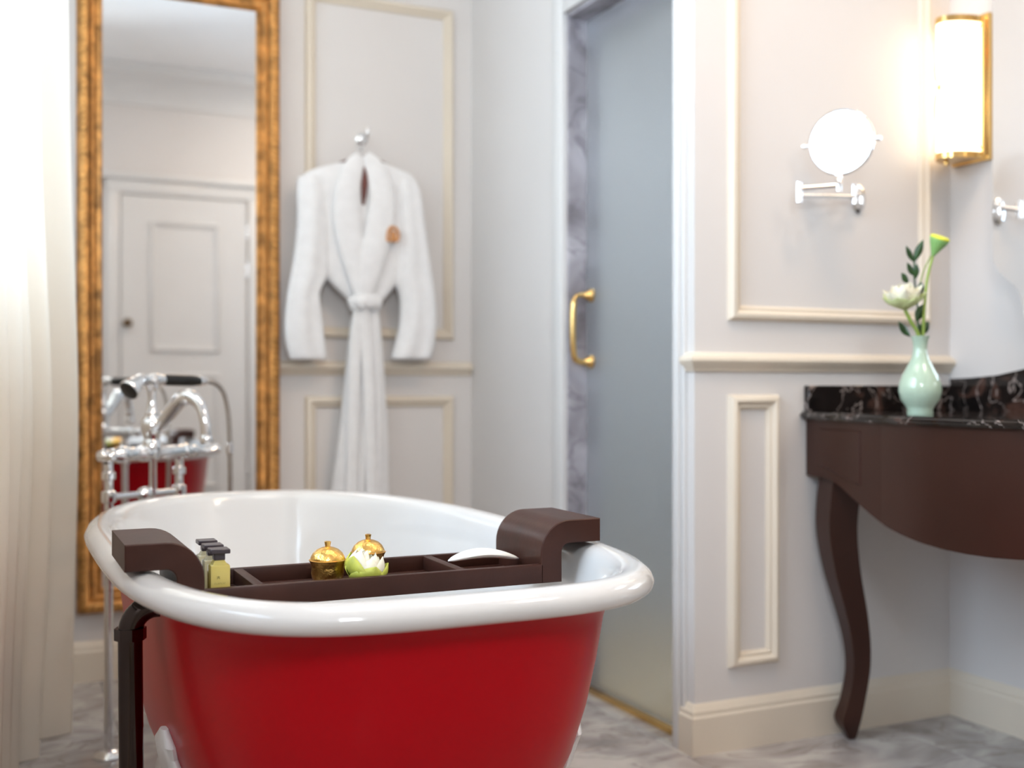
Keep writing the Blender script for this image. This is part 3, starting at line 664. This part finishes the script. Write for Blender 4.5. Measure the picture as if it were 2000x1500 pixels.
# ------------------------------------------------------------------ gilt mirror
MX0, MX1, MZ0, MZ1 = 0.2325, 0.833, 0.207, 2.13
gm = thing('gilt_mirror', ((MX0 + MX1) / 2, WA - 0.03, MZ0), 'tall mirror in a carved gilt frame on the back wall', 'mirror')
fo = ((MX0, WA - 0.002, MZ0), (1, 0, 0), (0, 0, 1), (0, -1, 0), MX1 - MX0, MZ1 - MZ0)
frame_mb(*fo, [(0.004, 0), (0, 0.01), (0, 0.036), (0.004, 0.046), (0.012, 0.054), (0.022, 0.057), (0.031, 0.052), (0.036, 0.042), (0.038, 0.034), (0.040, 0.0)]).build('outer_frame', 'gilt', gm, 50)
inn = frame_mb(*fo, [(0.0385, 0.0), (0.0385, 0.036), (0.041, 0.040), (0.047, 0.040), (0.050, 0.033), (0.056, 0.030), (0.060, 0.033), (0.066, 0.036), (0.070, 0.031), (0.073, 0.022), (0.0735, 0.0)]).build('inner_frame', 'gilt', gm, 50)
frame_mb(*fo, [(0.0375, 0.034), (0.0375, 0.043), (0.0395, 0.046), (0.0415, 0.043), (0.0415, 0.034)]).build('beaded_line', 'gilt_light', gm, 50)
# carved leaves, slanting along the outer frame
cv = MB(); yy = WA - 0.002 - 0.054
def nub(x, z, ang):
    rings_ = []
    d_ = Vector((math.cos(ang), 0, math.sin(ang))); s_ = Vector((-d_.z, 0, d_.x))
    for t, w_ in ((-1, 0.001), (-0.6, 0.0038), (0, 0.0055), (0.6, 0.0035), (1, 0.001)):
        c_ = Vector((x, yy + 0.006 * t * t, z)) + d_ * 0.0145 * t + s_ * 0.003 * math.sin(t * 2)
        rings_.append([c_ + s_ * w_ * math.cos(q) + Vector((0, -1, 0)) * w_ * 0.9 * math.sin(q) for q in (0, PI / 3, 2 * PI / 3, PI, 4 * PI / 3, 5 * PI / 3)])
    cv.rings(rings_)
zz = MZ0 + 0.03
while zz < MZ1 - 0.03:
    nub(MX0 + 0.019, zz, 0.75); nub(MX1 - 0.019, zz, PI - 0.75); zz += 0.0175
xx = MX0 + 0.035
while xx < MX1 - 0.03:
    nub(xx, MZ0 + 0.019, 0.75); nub(xx, MZ1 - 0.019, 0.75); xx += 0.0175
cv = cv.build('carved_leaves', 'gilt_light', gm, 50); cv['kind'] = 'stuff'
MB().box(MX0 + 0.072, MX1 - 0.072, WA - 0.022, WA - 0.017, MZ0 + 0.072, MZ1 - 0.072).build('mirror_glass', 'mirror', gm, 0)
MB().box(MX0 + 0.02, MX1 - 0.02, WA - 0.012, WA - 0.002, MZ0 + 0.02, MZ1 - 0.02).build('backboard', 'hanger', gm, 0)

# ------------------------------------------------------------------ robe, hanger and hook
def A(px, py, dy=0.0): return atY(px, py, 3.49 - dy)
hk = thing('robe_hook', tuple(atY(706, 272, WA)), 'small chrome robe hook above the white bathrobe', 'hook')
h0 = atY(706, 272, WA)
MB().lathe([(0.020, 0), (0.020, 0.004), (0.013, 0.009), (0.008, 0.012)], h0, (0, -1, 0)).build('rosette', 'chrome', hk)
MB().tube(cat([h0 + Vector((0, -0.01, 0)), h0 + Vector((0, -0.035, -0.004)), h0 + Vector((0, -0.055, -0.006)), h0 + Vector((0, -0.068, 0.006)), h0 + Vector((0, -0.066, 0.022))], 5), [0.006] * 16 + [0.0065, 0.007, 0.0075, 0.008, 0.007], 12).build('prong', 'chrome', hk)
hg = thing('coat_hanger', tuple(A(708, 300)), 'reddish-brown wooden hanger inside the bathrobe collar', 'hanger')
MB().tube(cat([A(592, 352, -0.012), A(650, 328, -0.010), A(708, 310, -0.008), A(765, 330, -0.010), A(805, 362, -0.012)], 6), [0.010] * 25, 10).build('shoulder_bar', 'hanger', hg)
MB().tube(cat([A(708, 312, 0.0), A(712, 340, 0.034), A(711, 375, 0.040), A(709, 400, 0.040)], 4), [0.006, 0.006, 0.007, 0.008, 0.009, 0.010, 0.011, 0.010, 0.009, 0.008, 0.006, 0.005, 0.003], 10).build('collar_loop', 'hanger', hg)
MB().tube(cat([A(708, 312, -0.008), A(706, 288, 0.002), h0 + Vector((0, -0.058, 0.012))], 5), 0.003, 8).build('hook_wire', 'chrome', hg)
robe = thing('bathrobe', tuple(A(708, 950)), 'white terry bathrobe with shawl collar hanging on the wall', 'bathrobe')
def cloth_loft(rows, name, parent, folds=0.0, fk=3, nseg=40, sub=5, phase=0.0):
    """rows: (pixel y, left px, right px, half depth, y offset)"""
    pts = []
    for py, l_, r_, hd_, dy in rows: pts.append((A(l_, py, dy), A(r_, py, dy), hd_))
    Ls = cat([p[0] for p in pts], sub); Rs = cat([p[1] for p in pts], sub)
    Hs = [q.x for q in cat([Vector((p[2], 0, 0)) for p in pts], sub)]
    rings_ = []
    for i, (a, b2, hd_) in enumerate(zip(Ls, Rs, Hs)):
        c_ = (a + b2) / 2; hw = (b2 - a) / 2; t = i / (len(Ls) - 1); row = []
        for j in range(nseg):
            q = 2 * PI * j / nseg
            cs, sn = math.cos(q), math.sin(q)
            sup_ = math.copysign(abs(sn) ** 0.75, sn)
            fd = folds * (0.4 + 0.6 * t) * math.cos(cs * PI * fk + phase + t * 1.5) * (1 - abs(cs) ** 4)
            row.append(c_ + hw * cs + Vector((0, -1, 0)) * (hd_ * sup_ + (fd if sn > 0 else 0)))
        rings_.append(row)
    return MB().rings(rings_).build(name, 'robe', parent, 70)
cloth_loft([(318, 660, 752, 0.012, 0), (330, 612, 778, 0.022, 0), (345, 590, 806, 0.030, 0), (375, 584, 818, 0.034, 0), (430, 590, 812, 0.036, 0), (490, 608, 800, 0.036, 0), (540, 634, 782, 0.036, 0), (570, 662, 762, 0.036, 0), (592, 684, 744, 0.034, 0), (610, 690, 740, 0.030, 0)], 'bodice', robe, 0.004, 2)
cloth_loft([(345, 582, 628, 0.026, 0), (370, 579, 640, 0.032, 0.002), (430, 580, 640, 0.036, 0.004), (490, 575, 640, 0.036, 0.006), (540, 567, 638, 0.034, 0.008), (575, 561, 624, 0.034, 0.010), (630, 556, 630, 0.034, 0.012), (670, 558, 634, 0.034, 0.012), (698, 566, 637, 0.032, 0.012), (701, 570, 635, 0.026, 0.012)], 'sleeve', robe, 0.006, 1.6)
cloth_loft([(352, 772, 806, 0.026, 0), (375, 765, 820, 0.032, 0.002), (430, 768, 827, 0.036, 0.004), (490, 770, 836, 0.036, 0.006), (545, 768, 845, 0.034, 0.008), (580, 780, 849, 0.034, 0.010), (630, 780, 851, 0.034, 0.012), (670, 772, 848, 0.034, 0.012), (696, 766, 842, 0.032, 0.012), (701, 768, 838, 0.026, 0.012)], 'sleeve', robe, 0.006, 1.6, phase=1)
cloth_loft([(598, 692, 738, 0.026, 0), (640, 684, 743, 0.030, 0), (700, 677, 748, 0.032, 0), (780, 669, 753, 0.034, 0), (860, 660, 757, 0.036, 0), (950, 648, 758, 0.038, 0), (1050, 640, 762, 0.040, 0), (1140, 634, 766, 0.040, 0), (1146, 636, 764, 0.034, 0)], 'skirt', robe, 0.009, 3.2, 60)
def band(path, width, name, dy0, th=0.010, mat='robe'):
    pts = cat([A(px, py, dy) for px, py, dy in path], 6); ws = [q.x for q in cat([Vector((w_, 0, 0)) for w_ in width], 6)]
    rings_ = []
    for i, p in enumerate(pts):
        t = (pts[min(i + 1, len(pts) - 1)] - pts[max(i - 1, 0)]).normalized(); s_ = t.cross(Vector((0, 1, 0))).normalized()
        rings_.append([p + s_ * ws[i] * math.cos(q) + Vector((0, -1, 0)) * th * math.sin(q) * (1.0 if math.sin(q) > 0 else 0.6) for q in [2 * PI * k / 18 for k in range(18)]])
    return MB().rings(rings_).build(name, mat, robe, 70)
band([(704, 306, 0.020), (690, 330, 0.034), (678, 380, 0.042), (680, 440, 0.044), (692, 500, 0.044), (706, 560, 0.042), (712, 590, 0.036)], [0.020, 0.034, 0.042, 0.045, 0.042, 0.034, 0.022], 'collar', 0, 0.012)
band([(712, 304, 0.020), (733, 330, 0.036), (746, 380, 0.046), (742, 440, 0.050), (728, 500, 0.050), (714, 560, 0.046), (706, 588, 0.038)], [0.020, 0.034, 0.042, 0.045, 0.042, 0.034, 0.022], 'collar', 0, 0.012)
band([(682, 596, 0.030), (700, 590, 0.046), (725, 588, 0.046), (744, 592, 0.030)], [0.020, 0.024, 0.024, 0.020], 'belt', 0, 0.012)
MB().lathe([(0, -0.02), (0.018, -0.016), (0.025, 0), (0.018, 0.016), (0, 0.02)], A(704, 592, 0.052), (1, 0, 0.3), 16, False).build('belt_knot', 'robe', robe, 70)
band([(702, 598, 0.046), (695, 680, 0.040), (690, 820, 0.043), (686, 1000, 0.048)], [0.016, 0.018, 0.018, 0.019], 'belt_tail', 0, 0.005)
band([(708, 600, 0.046), (716, 680, 0.041), (722, 820, 0.044), (728, 1020, 0.048)], [0.016, 0.018, 0.018, 0.019], 'belt_tail', 0, 0.005)
# embroidered emblem: a small arch-shaped crest
mb = MB(); ec = A(768, 458, 0.060)
for x0, z0, x1, z1, w_ in ((-12, 12, -10, -6, 4), (-10, -6, -3, -14, 4), (-3, -14, 6, -12, 4), (6, -12, 11, -2, 4), (11, -2, 9, 11, 4), (-2, -6, -3, 12, 4), (3, -5, 3, 11, 3.4), (-12, 12, 9, 12, 3)):
    k = 3.69 / FPX
    mb.tube([ec + Vector((x0 * k, 0, -z0 * k)), ec + Vector((x1 * k, 0.0, -z1 * k))], w_ * k * 0.8, 8)
mb.build('emblem', 'emblem', robe)

# ------------------------------------------------------------------ curtain
cp_ = []
NY = 150
def cur(yv, z):
    k = (yv - 2.05) / 1.12
    env = lerp_table([(2.05, 0.00), (2.45, 0.04), (2.88, 0.135), (3.05, 0.192), (3.17, 0.18)], yv)   # outermost folds
    amp = 0.085 + 0.02 * math.sin(yv * 5)
    ph = 2 * PI * yv / 0.19
    bulge = 0.022 * math.exp(-((z - 0.80) / 0.45) ** 2) - 0.012 * max(0, (0.35 - z)) - 0.018 * max(0, min(1, (z - 1.2)))
    x = env - amp + amp * (0.75 * math.cos(ph) + 0.25 * math.cos(ph * 2.3 + 0.7 + z * 0.5)) + bulge + 0.006 * math.sin(z * 3 + yv * 9)
    return Vector((max(x, WL + 0.06), yv + 0.012 * math.sin(ph * 1.3 + z), z))
rows = []
for i in range(40):
    z = 0.006 + (CEIL - 0.008) * (i / 39)
    rows.append([cur(2.05 + 1.12 * j / NY, z) for j in range(NY + 1)])
cu = MB().rings(rows, False, False, closed=False).build('curtain', 'curtain', smooth=80)
tag(cu, 'cream sheer curtain in long folds beside the gilt mirror', 'curtain')

# ------------------------------------------------------------------ magnifying mirror on its arm
pl = atY(1675, 390, WC)
mg = thing('magnifying_mirror', tuple(pl), 'round magnifying mirror on a chrome folding arm on the beige wall', 'mirror')
MB().lathe([(0.0, 0), (0.026, 0), (0.026, 0.006), (0.021, 0.011), (0.010, 0.013), (0, 0.013)], (0, 0, 0), (0, -1, 0), 28).build('wall_plate', 'chrome', mg)
wp = [o for o in mg.children if o.name.startswith('wall_plate')][0]
for v in wp.data.vertices: v.co = Vector((pl.x + v.co.x * 0.85, pl.y + v.co.y, pl.z + v.co.z * 1.45))
J0 = atY(1668, 380, WC - 0.035); J1 = atY(1560, 376, WC - 0.075); J2 = atY(1638, 362, WC - 0.125)
MB().tube([pl + Vector((0, -0.008, 0.012)), J0], 0.007, 12).build('wall_pivot', 'chrome', mg)
MB().lathe([(0.0085, -0.024), (0.0085, 0.024)], J0, n=16).build('pivot_barrel', 'chrome', mg)
MB().tube([J0 + Vector((0, 0, -0.006)), J1 + Vector((0, 0, -0.008))], 0.0065, 12).build('arm', 'chrome', mg)
MB().lathe([(0.005, -0.026), (0.009, -0.024), (0.009, 0.024), (0.005, 0.026)], J1, n=16).build('elbow_barrel', 'chrome', mg)
MB().tube([J1 + Vector((0, 0, 0.010)), J2], 0.0055, 12).build('arm', 'chrome', mg)
MB().lathe([(0.008, -0.014), (0.008, 0.014), (0.005, 0.018)], J2, n=16).build('end_barrel', 'chrome', mg)
dc = atY(1643, 278, WC - 0.125)
dn = Vector((-0.848, -0.527, -0.045)).normalized()
ds = Vector((-dn.y, dn.x, 0)).normalized() * -1
rad = 0.0795
MB().tube([J2 + Vector((0, 0, 0.012)), dc + Vector((0, 0, -rad - 0.002))], 0.004, 10).build('post', 'chrome', mg)
rg = MB().lathe([(rad - 0.007, 0.005), (rad - 0.003, 0.0062), (rad, 0.0045), (rad + 0.001, 0), (rad, -0.0045), (rad - 0.006, -0.006), (0, -0.007)], dc, dn, 56, False)
rg.build('disc_rim', 'chrome', mg)
MB().lathe([(rad - 0.0045, 0.0), (rad - 0.0045, 0.0055)], dc, dn, 56).build('disc_glass', 'mirror', mg, 30)
up_ = ds.cross(dn)
for s_ in (-1, 1):
    MB().lathe([(0.004, 0), (0.004, 0.006), (0.0075, 0.007), (0.0075, 0.014), (0.004, 0.016)], dc + ds * s_ * rad, ds * s_, 12).build('pivot_knob', 'chrome', mg)

# ------------------------------------------------------------------ wall lamp
SY, SZ0, SZ1 = 2.158, 1.462, 1.842
sc = thing('wall_lamp', (WD, SY, SZ0), 'lit half-round wall lamp with brass bands above the vanity', 'lamp')
MB().bbox(WD - 0.016, WD, SY - 0.062, SY + 0.062, SZ0, SZ1, 0.003).bbox(WD - 0.022, WD - 0.014, SY - 0.055, SY + 0.055, SZ0 + 0.006, SZ1 - 0.006, 0.003).build('back_plate', 'brass', sc)
def half(r, z, dpt=0.098, hw=0.050, n=24):
    return [Vector((WD - 0.021 - (dpt + r) * math.sin(PI * j / n), SY - (hw + r) * math.cos(PI * j / n), z)) for j in range(n + 1)]
def halfring(r0, r1, z0, z1):
    mb = MB(); a0, a1, b0, b1 = half(r0, z0), half(r0, z1), half(r1, z0), half(r1, z1); n = len(a0)
    return mb.rings([list(q) for q in zip(a0, b0, b1, a1)])
MB().rings([half(0, SZ0 + 0.018), half(0, SZ1 - 0.022)]).build('shade', 'lamp', sc, 40)
halfring(-0.012, 0.0035, SZ1 - 0.026, SZ1 - 0.010).build('top_band', 'brass', sc, 40)
MB().rings([half(0.0035, SZ0 + 0.004), half(0.0035, SZ0 + 0.020)]).build('bottom_band', 'brass', sc, 40)
for s_ in (-1, 1):
    MB().bbox(WD - 0.030, WD - 0.020, SY + s_ * 0.0555 - 0.004, SY + s_ * 0.0555 + 0.004, SZ0 + 0.01, SZ1 - 0.012, 0.002).build('side_strip', 'brass', sc)
for s_ in (0, 1):
    pts = []
    for k in range(25):
        t = k / 24; ang = PI * (t if s_ == 0 else 1 - t)
        z = SZ0 + 0.02 + (SZ1 - SZ0 - 0.044) * t
        pts.append(Vector((WD - 0.021 - 0.0995 * math.sin(ang), SY - 0.0515 * math.cos(ang), z)))
    MB().tube(pts, 0.0017, 8).build('diagonal_strap', 'brass', sc)
MB().lathe([(0.006, 0), (0.006, 0.004), (0.003, 0.007)], (WD - 0.120, SY, (SZ0 + SZ1) / 2 - 0.002), (-1, 0, 0), 14).build('strap_boss', 'brass', sc)
MB().lathe([(0.0, -0.016), (0.006, -0.012), (0.007, -0.006), (0.004, 0), (0.004, 0.006)], (WD - 0.098, SY, SZ0 + 0.002), n=14).build('finial', 'brass', sc)

# ------------------------------------------------------------------ vanity mirror with scalloped corners
VC = 1.66
half_pts = [(2.092, 2.05), (2.092, 1.22), (2.088, 1.195), (2.076, 1.176), (2.056, 1.158), (2.036, 1.142), (2.020, 1.128), (2.008, 1.108), (2.001, 1.085), (1.996, 1.058), (1.985, 1.035), (1.965, 1.018), (1.93, 1.005), (1.88, 0.998), (1.78, 1.0)]
half_pts = [(y * 0.9722, 0.88 + (z - 0.88) * 0.9722) for y, z in half_pts]
poly = half_pts + [(2 * VC - y, z) for y, z in half_pts[::-1]]
vm = thing('vanity_mirror', (WD, VC, 1.0), 'frameless wall mirror with scalloped corner right of the lamp', 'mirror')
MB().prism(poly, 'x', 2.275, 2.281).build('mirror_pane', 'mirror', vm, 20)
MB().prism([(VC + (y - VC) * 0.93, 1.5 + (z - 1.5) * 0.93) for y, z in poly], 'x', 2.281, WD).build('backing_box', 'white_trim', vm, 20)

# ------------------------------------------------------------------ vanity
VT, VB_ = 0.815, 0.797
def front(y, ext=0.0):
    d_ = abs(y - VC)
    if d_ > 0.27: x = 1.812 + (d_ - 0.27) / 0.305 * 0.046
    else: x = 1.785 + 0.027 * (d_ / 0.27) ** 2
    return x - ext
VY1 = WC; VY0 = 2 * VC - WC
van = thing('vanity', (2.1, VC, 0), 'dark brown wall vanity with bowed apron and slender curved legs', 'vanity')
def apron_bottom(y):
    d_ = VC - y if y < VC else y - VC
    return lerp_table([(0, 0.540), (0.06, 0.541), (0.13, 0.546), (0.20, 0.556), (0.25, 0.566), (0.30, 0.583), (0.345, 0.602), (0.39, 0.622), (0.43, 0.640), (0.46, 0.650), (0.50, 0.655), (0.6, 0.656)], d_)
def apron(y0, y1, name, n):
    ys = [y0 + (y1 - y0) * i / n for i in range(n + 1)]
    rings_ = [[Vector((front(y), y, apron_bottom(y))), Vector((front(y), y, VB_)), Vector((front(y) + 0.028, y, VB_)), Vector((front(y) + 0.028, y, apron_bottom(y)))] for y in ys]
    return MB().rings(rings_).build(name, 'brown', van, 25)
e_l = apron(VC + 0.2705, VY1 - 0.001, 'end_apron', 16)
apron(VC - 0.27, VC + 0.27, 'bowed_apron', 32)
e_r = apron(VY0, VC - 0.2705, 'end_apron', 16)
for par, sg in ((e_l, 1), (e_r, -1)):
    # fielded panel with a groove line around it
    mb = MB(); y0, y1 = VC + sg * 0.345, VC + sg * 0.515
    def fp(y, z, o): return Vector((front(y) - o, y, z))
    a, b2 = (y0, y1)
    zb0, zb1 = apron_bottom(a) + 0.045, apron_bottom(b2) + 0.030
    out = [fp(a, zb0, 0.0), fp(b2, zb1, 0.0), fp(b2, 0.775, 0.0), fp(a, 0.775, 0.0)]
    cen = sum(out, Vector()) / 4
    inn_ = [p + (cen - p) * 0.05 + Vector((-0.003, 0, 0)) for p in out]
    mb.rings([out, inn_]); mb.build('fielded_panel', 'brown', par, 15)
# legs
def leg(sg):
    path = [(1.905, 0.66), (1.896, 0.60), (1.893, 0.52), (1.912, 0.42), (1.943, 0.32), (1.962, 0.24), (1.966, 0.17), (1.952, 0.10), (1.936, 0.05), (1.944, 0.012), (1.946, 0.0)]
    yk = lambda z: VC + sg * (0.505 + 0.02 * (0.6 - z))
    pts = cat([Vector((x, yk(z), z)) for x, z in path], 5)
    wd = [q.x for q in cat([Vector((w_, 0, 0)) for w_ in (0.048, 0.048, 0.046, 0.042, 0.036, 0.031, 0.028, 0.028, 0.030, 0.016, 0.010)], 5)]
    rings_ = []
    for p, w_ in zip(pts, wd):
        rings_.append([p + Vector((w_ * math.cos(q + 0.54) * 1.12, w_ * math.sin(q + 0.54) * 1.12, 0)) for q in (0, PI / 2, PI, 3 * PI / 2)])
    MB().rings(rings_).build('leg', 'brown', van, 30)
leg(1); leg(-1)
# worktop and backsplashes
wt = thing('worktop', (2.1, VC, VB_), 'polished black marble worktop with pale veins and low upstand', 'worktop')
ys = [VY1 - 0.001 - (VY1 - VY0) * i / 60 for i in range(61)]
poly = [(front(y, 0.020), y) for y in ys] + [(WD, VY0), (WD, VY1 - 0.001)]
bm = bmesh.new(); vs = [bm.verts.new((a, b2, VB_)) for a, b2 in poly]; fc = bm.faces.new(vs)
ex = bmesh.ops.extrude_face_region(bm, geom=[fc])
for v in ex['geom']:
    if isinstance(v, bmesh.types.BMVert): v.co.z = VT
bm.normal_update()
def front_edge(e):
    return all(v.co.x < 1.9 for v in e.verts) and abs(e.verts[0].co.z - e.verts[1].co.z) < 1e-5
bmesh.ops.bevel(bm, geom=[e for e in bm.edges if front_edge(e)], offset=0.006, segments=3, affect='EDGES')
MB().frombm(bm).build('slab', 'dark_marble', wt, 30)
MB().bbox(1.852, WD, WC - 0.02, WC, VT, 0.880, 0.002, 1).build('side_upstand', 'dark_marble', wt)
hp_ = [(WC - 0.02, VT), (WC - 0.02, 0.898), (2.15, 0.900), (2.065, 0.906), (1.987, 0.920), (1.92, 0.940), (1.85, 0.955), (1.75, 0.965)]
poly = hp_ + [(2 * VC - y, z) for y, z in hp_[::-1]]
MB().prism(poly, 'x', WD - 0.02, WD).build('back_upstand', 'dark_marble', wt, 20)

# ------------------------------------------------------------------ vase and flowers
vx, vy = 1.884, 1.884
vs_ = tag(MB().lathe([(0.0, 0.0), (0.027, 0.0), (0.0285, 0.003), (0.0275, 0.012), (0.032, 0.020), (0.042, 0.034), (0.0465, 0.052), (0.0455, 0.068), (0.039, 0.088), (0.029, 0.106), (0.0195, 0.124), (0.0155, 0.140), (0.0150, 0.152), (0.0170, 0.166), (0.0205, 0.175), (0.0195, 0.1755), (0.0150, 0.166), (0.0125, 0.150), (0.013, 0.135), (0.02, 0.11), (0.0, 0.09)], (vx, vy, VT), n=44, cap=False).build('vase', 'vase', smooth=60),
          'pale celadon pear-shaped vase on the black marble worktop', 'vase')
VD = vx * sy_ + vy * cy_
def F(px, py, dd=0.0):   # a point near the vase
    r = ray(px, py); k = (VD + dd); return Vector((r.x * k, r.y * k, EYE + r.z * k))
neck = Vector((vx, vy, VT + 0.172))
# lotus bloom
lo = thing('lotus_flower', tuple(neck), 'white lotus bloom leaning left in the celadon vase', 'flower')
bc = F(1768, 606, -0.02)
MB().tube(cat([Vector((vx, vy, VT + 0.10)), neck + Vector((-0.006, -0.003, 0.0)), F(1779, 628, -0.015), bc], 6), 0.0042, 10).build('stem', 'stem', lo)
ba = Vector((-0.28, -0.15, 1)).normalized(); bu = ba.orthogonal().normalized(); bv = ba.cross(bu)
for ring, (n_, L_, W_, cup, curl, mt, ph) in enumerate([(7, 0.040, 0.024, 0.034, -0.014, 'petal_pale', 0.2), (7, 0.054, 0.023, 0.030, -0.012, 'petal_white', 0.6), (6, 0.062, 0.020, 0.022, 0.0, 'petal_white', 0.2), (5, 0.064, 0.016, 0.013, 0.0, 'petal_white', 0.7)]):
    for k in range(n_):
        a = 2 * PI * k / n_ + ph; o_ = bu * math.cos(a) + bv * math.sin(a)
        petal(MB(), bc + o_ * 0.002, ba, o_, L_ * (0.9 + 0.15 * ((k * 29) % 4) / 4), W_, cup, curl).build('outer_petal' if ring == 0 else 'petal', mt, lo, 60)
# lotus seed pod
po = thing('lotus_pod', tuple(neck), 'green lotus seed pod with yellow top on a tall stem', 'flower')
pc = F(1823, 497, 0.0)
MB().tube(cat([Vector((vx + 0.002, vy, VT + 0.10)), neck + Vector((0.008, 0, 0.0)), F(1805, 610), F(1811, 545), pc], 6), [0.0036] * 12 + [0.003] * 13, 10).build('stem', 'stem', po)
pa = Vector((0.10, -0.45, 1)).normalized()
MB().lathe([(0.0035, -0.004), (0.006, 0.002), (0.012, 0.014), (0.018, 0.026), (0.0215, 0.035), (0.0215, 0.038)], pc, pa, 24).build('pod', 'pod', po)
tp_ = MB().lathe([(0.0218, 0.0375), (0.0215, 0.0405), (0.018, 0.0425), (0, 0.043)], pc, pa, 24).build('pod_top', 'pod_top', po)
# leafy sprig
spg = thing('leafy_sprig', tuple(neck), 'dark green leafy sprig standing behind the lotus bloom', 'plant')
MB().tube(cat([Vector((vx, vy + 0.004, VT + 0.10)), neck + Vector((0, 0.006, 0)), F(1792, 600, 0.02), F(1786, 545, 0.025), F(1786, 505, 0.02)], 6), 0.0022, 8).build('stem', 'leaf', spg)
MB().tube(cat([F(1791, 590, 0.02), F(1802, 535, 0.02), F(1818, 500, 0.02)], 5), 0.0015, 6).build('stem', 'stem', spg)
for (x0, y0, x1, y1, w_) in ((1785, 512, 1803, 468, 0.0085), (1785, 512, 1768, 480, 0.0075), (1787, 540, 1770, 513, 0.008), (1788, 545, 1790, 515, 0.008), (1776, 553, 1759, 533, 0.009), (1800, 575, 1797, 550, 0.009), (1789, 628, 1806, 592, 0.011), (1779, 658, 1753, 628, 0.010), (1793, 656, 1815, 630, 0.010), (1800, 648, 1813, 628, 0.009), (1803, 660, 1795, 632, 0.008)):
    p0, p1 = F(x0, y0, 0.012), F(x1, y1, 0.006)
    petal(MB(), p0, p1 - p0, Vector((-sy_, -cy_, 0.5)), (p1 - p0).length, w_, 0.006, 0.003, nu=5, nv=7, tipw=0.02, peak=0.5).build('leaf', 'leaf', spg, 60)
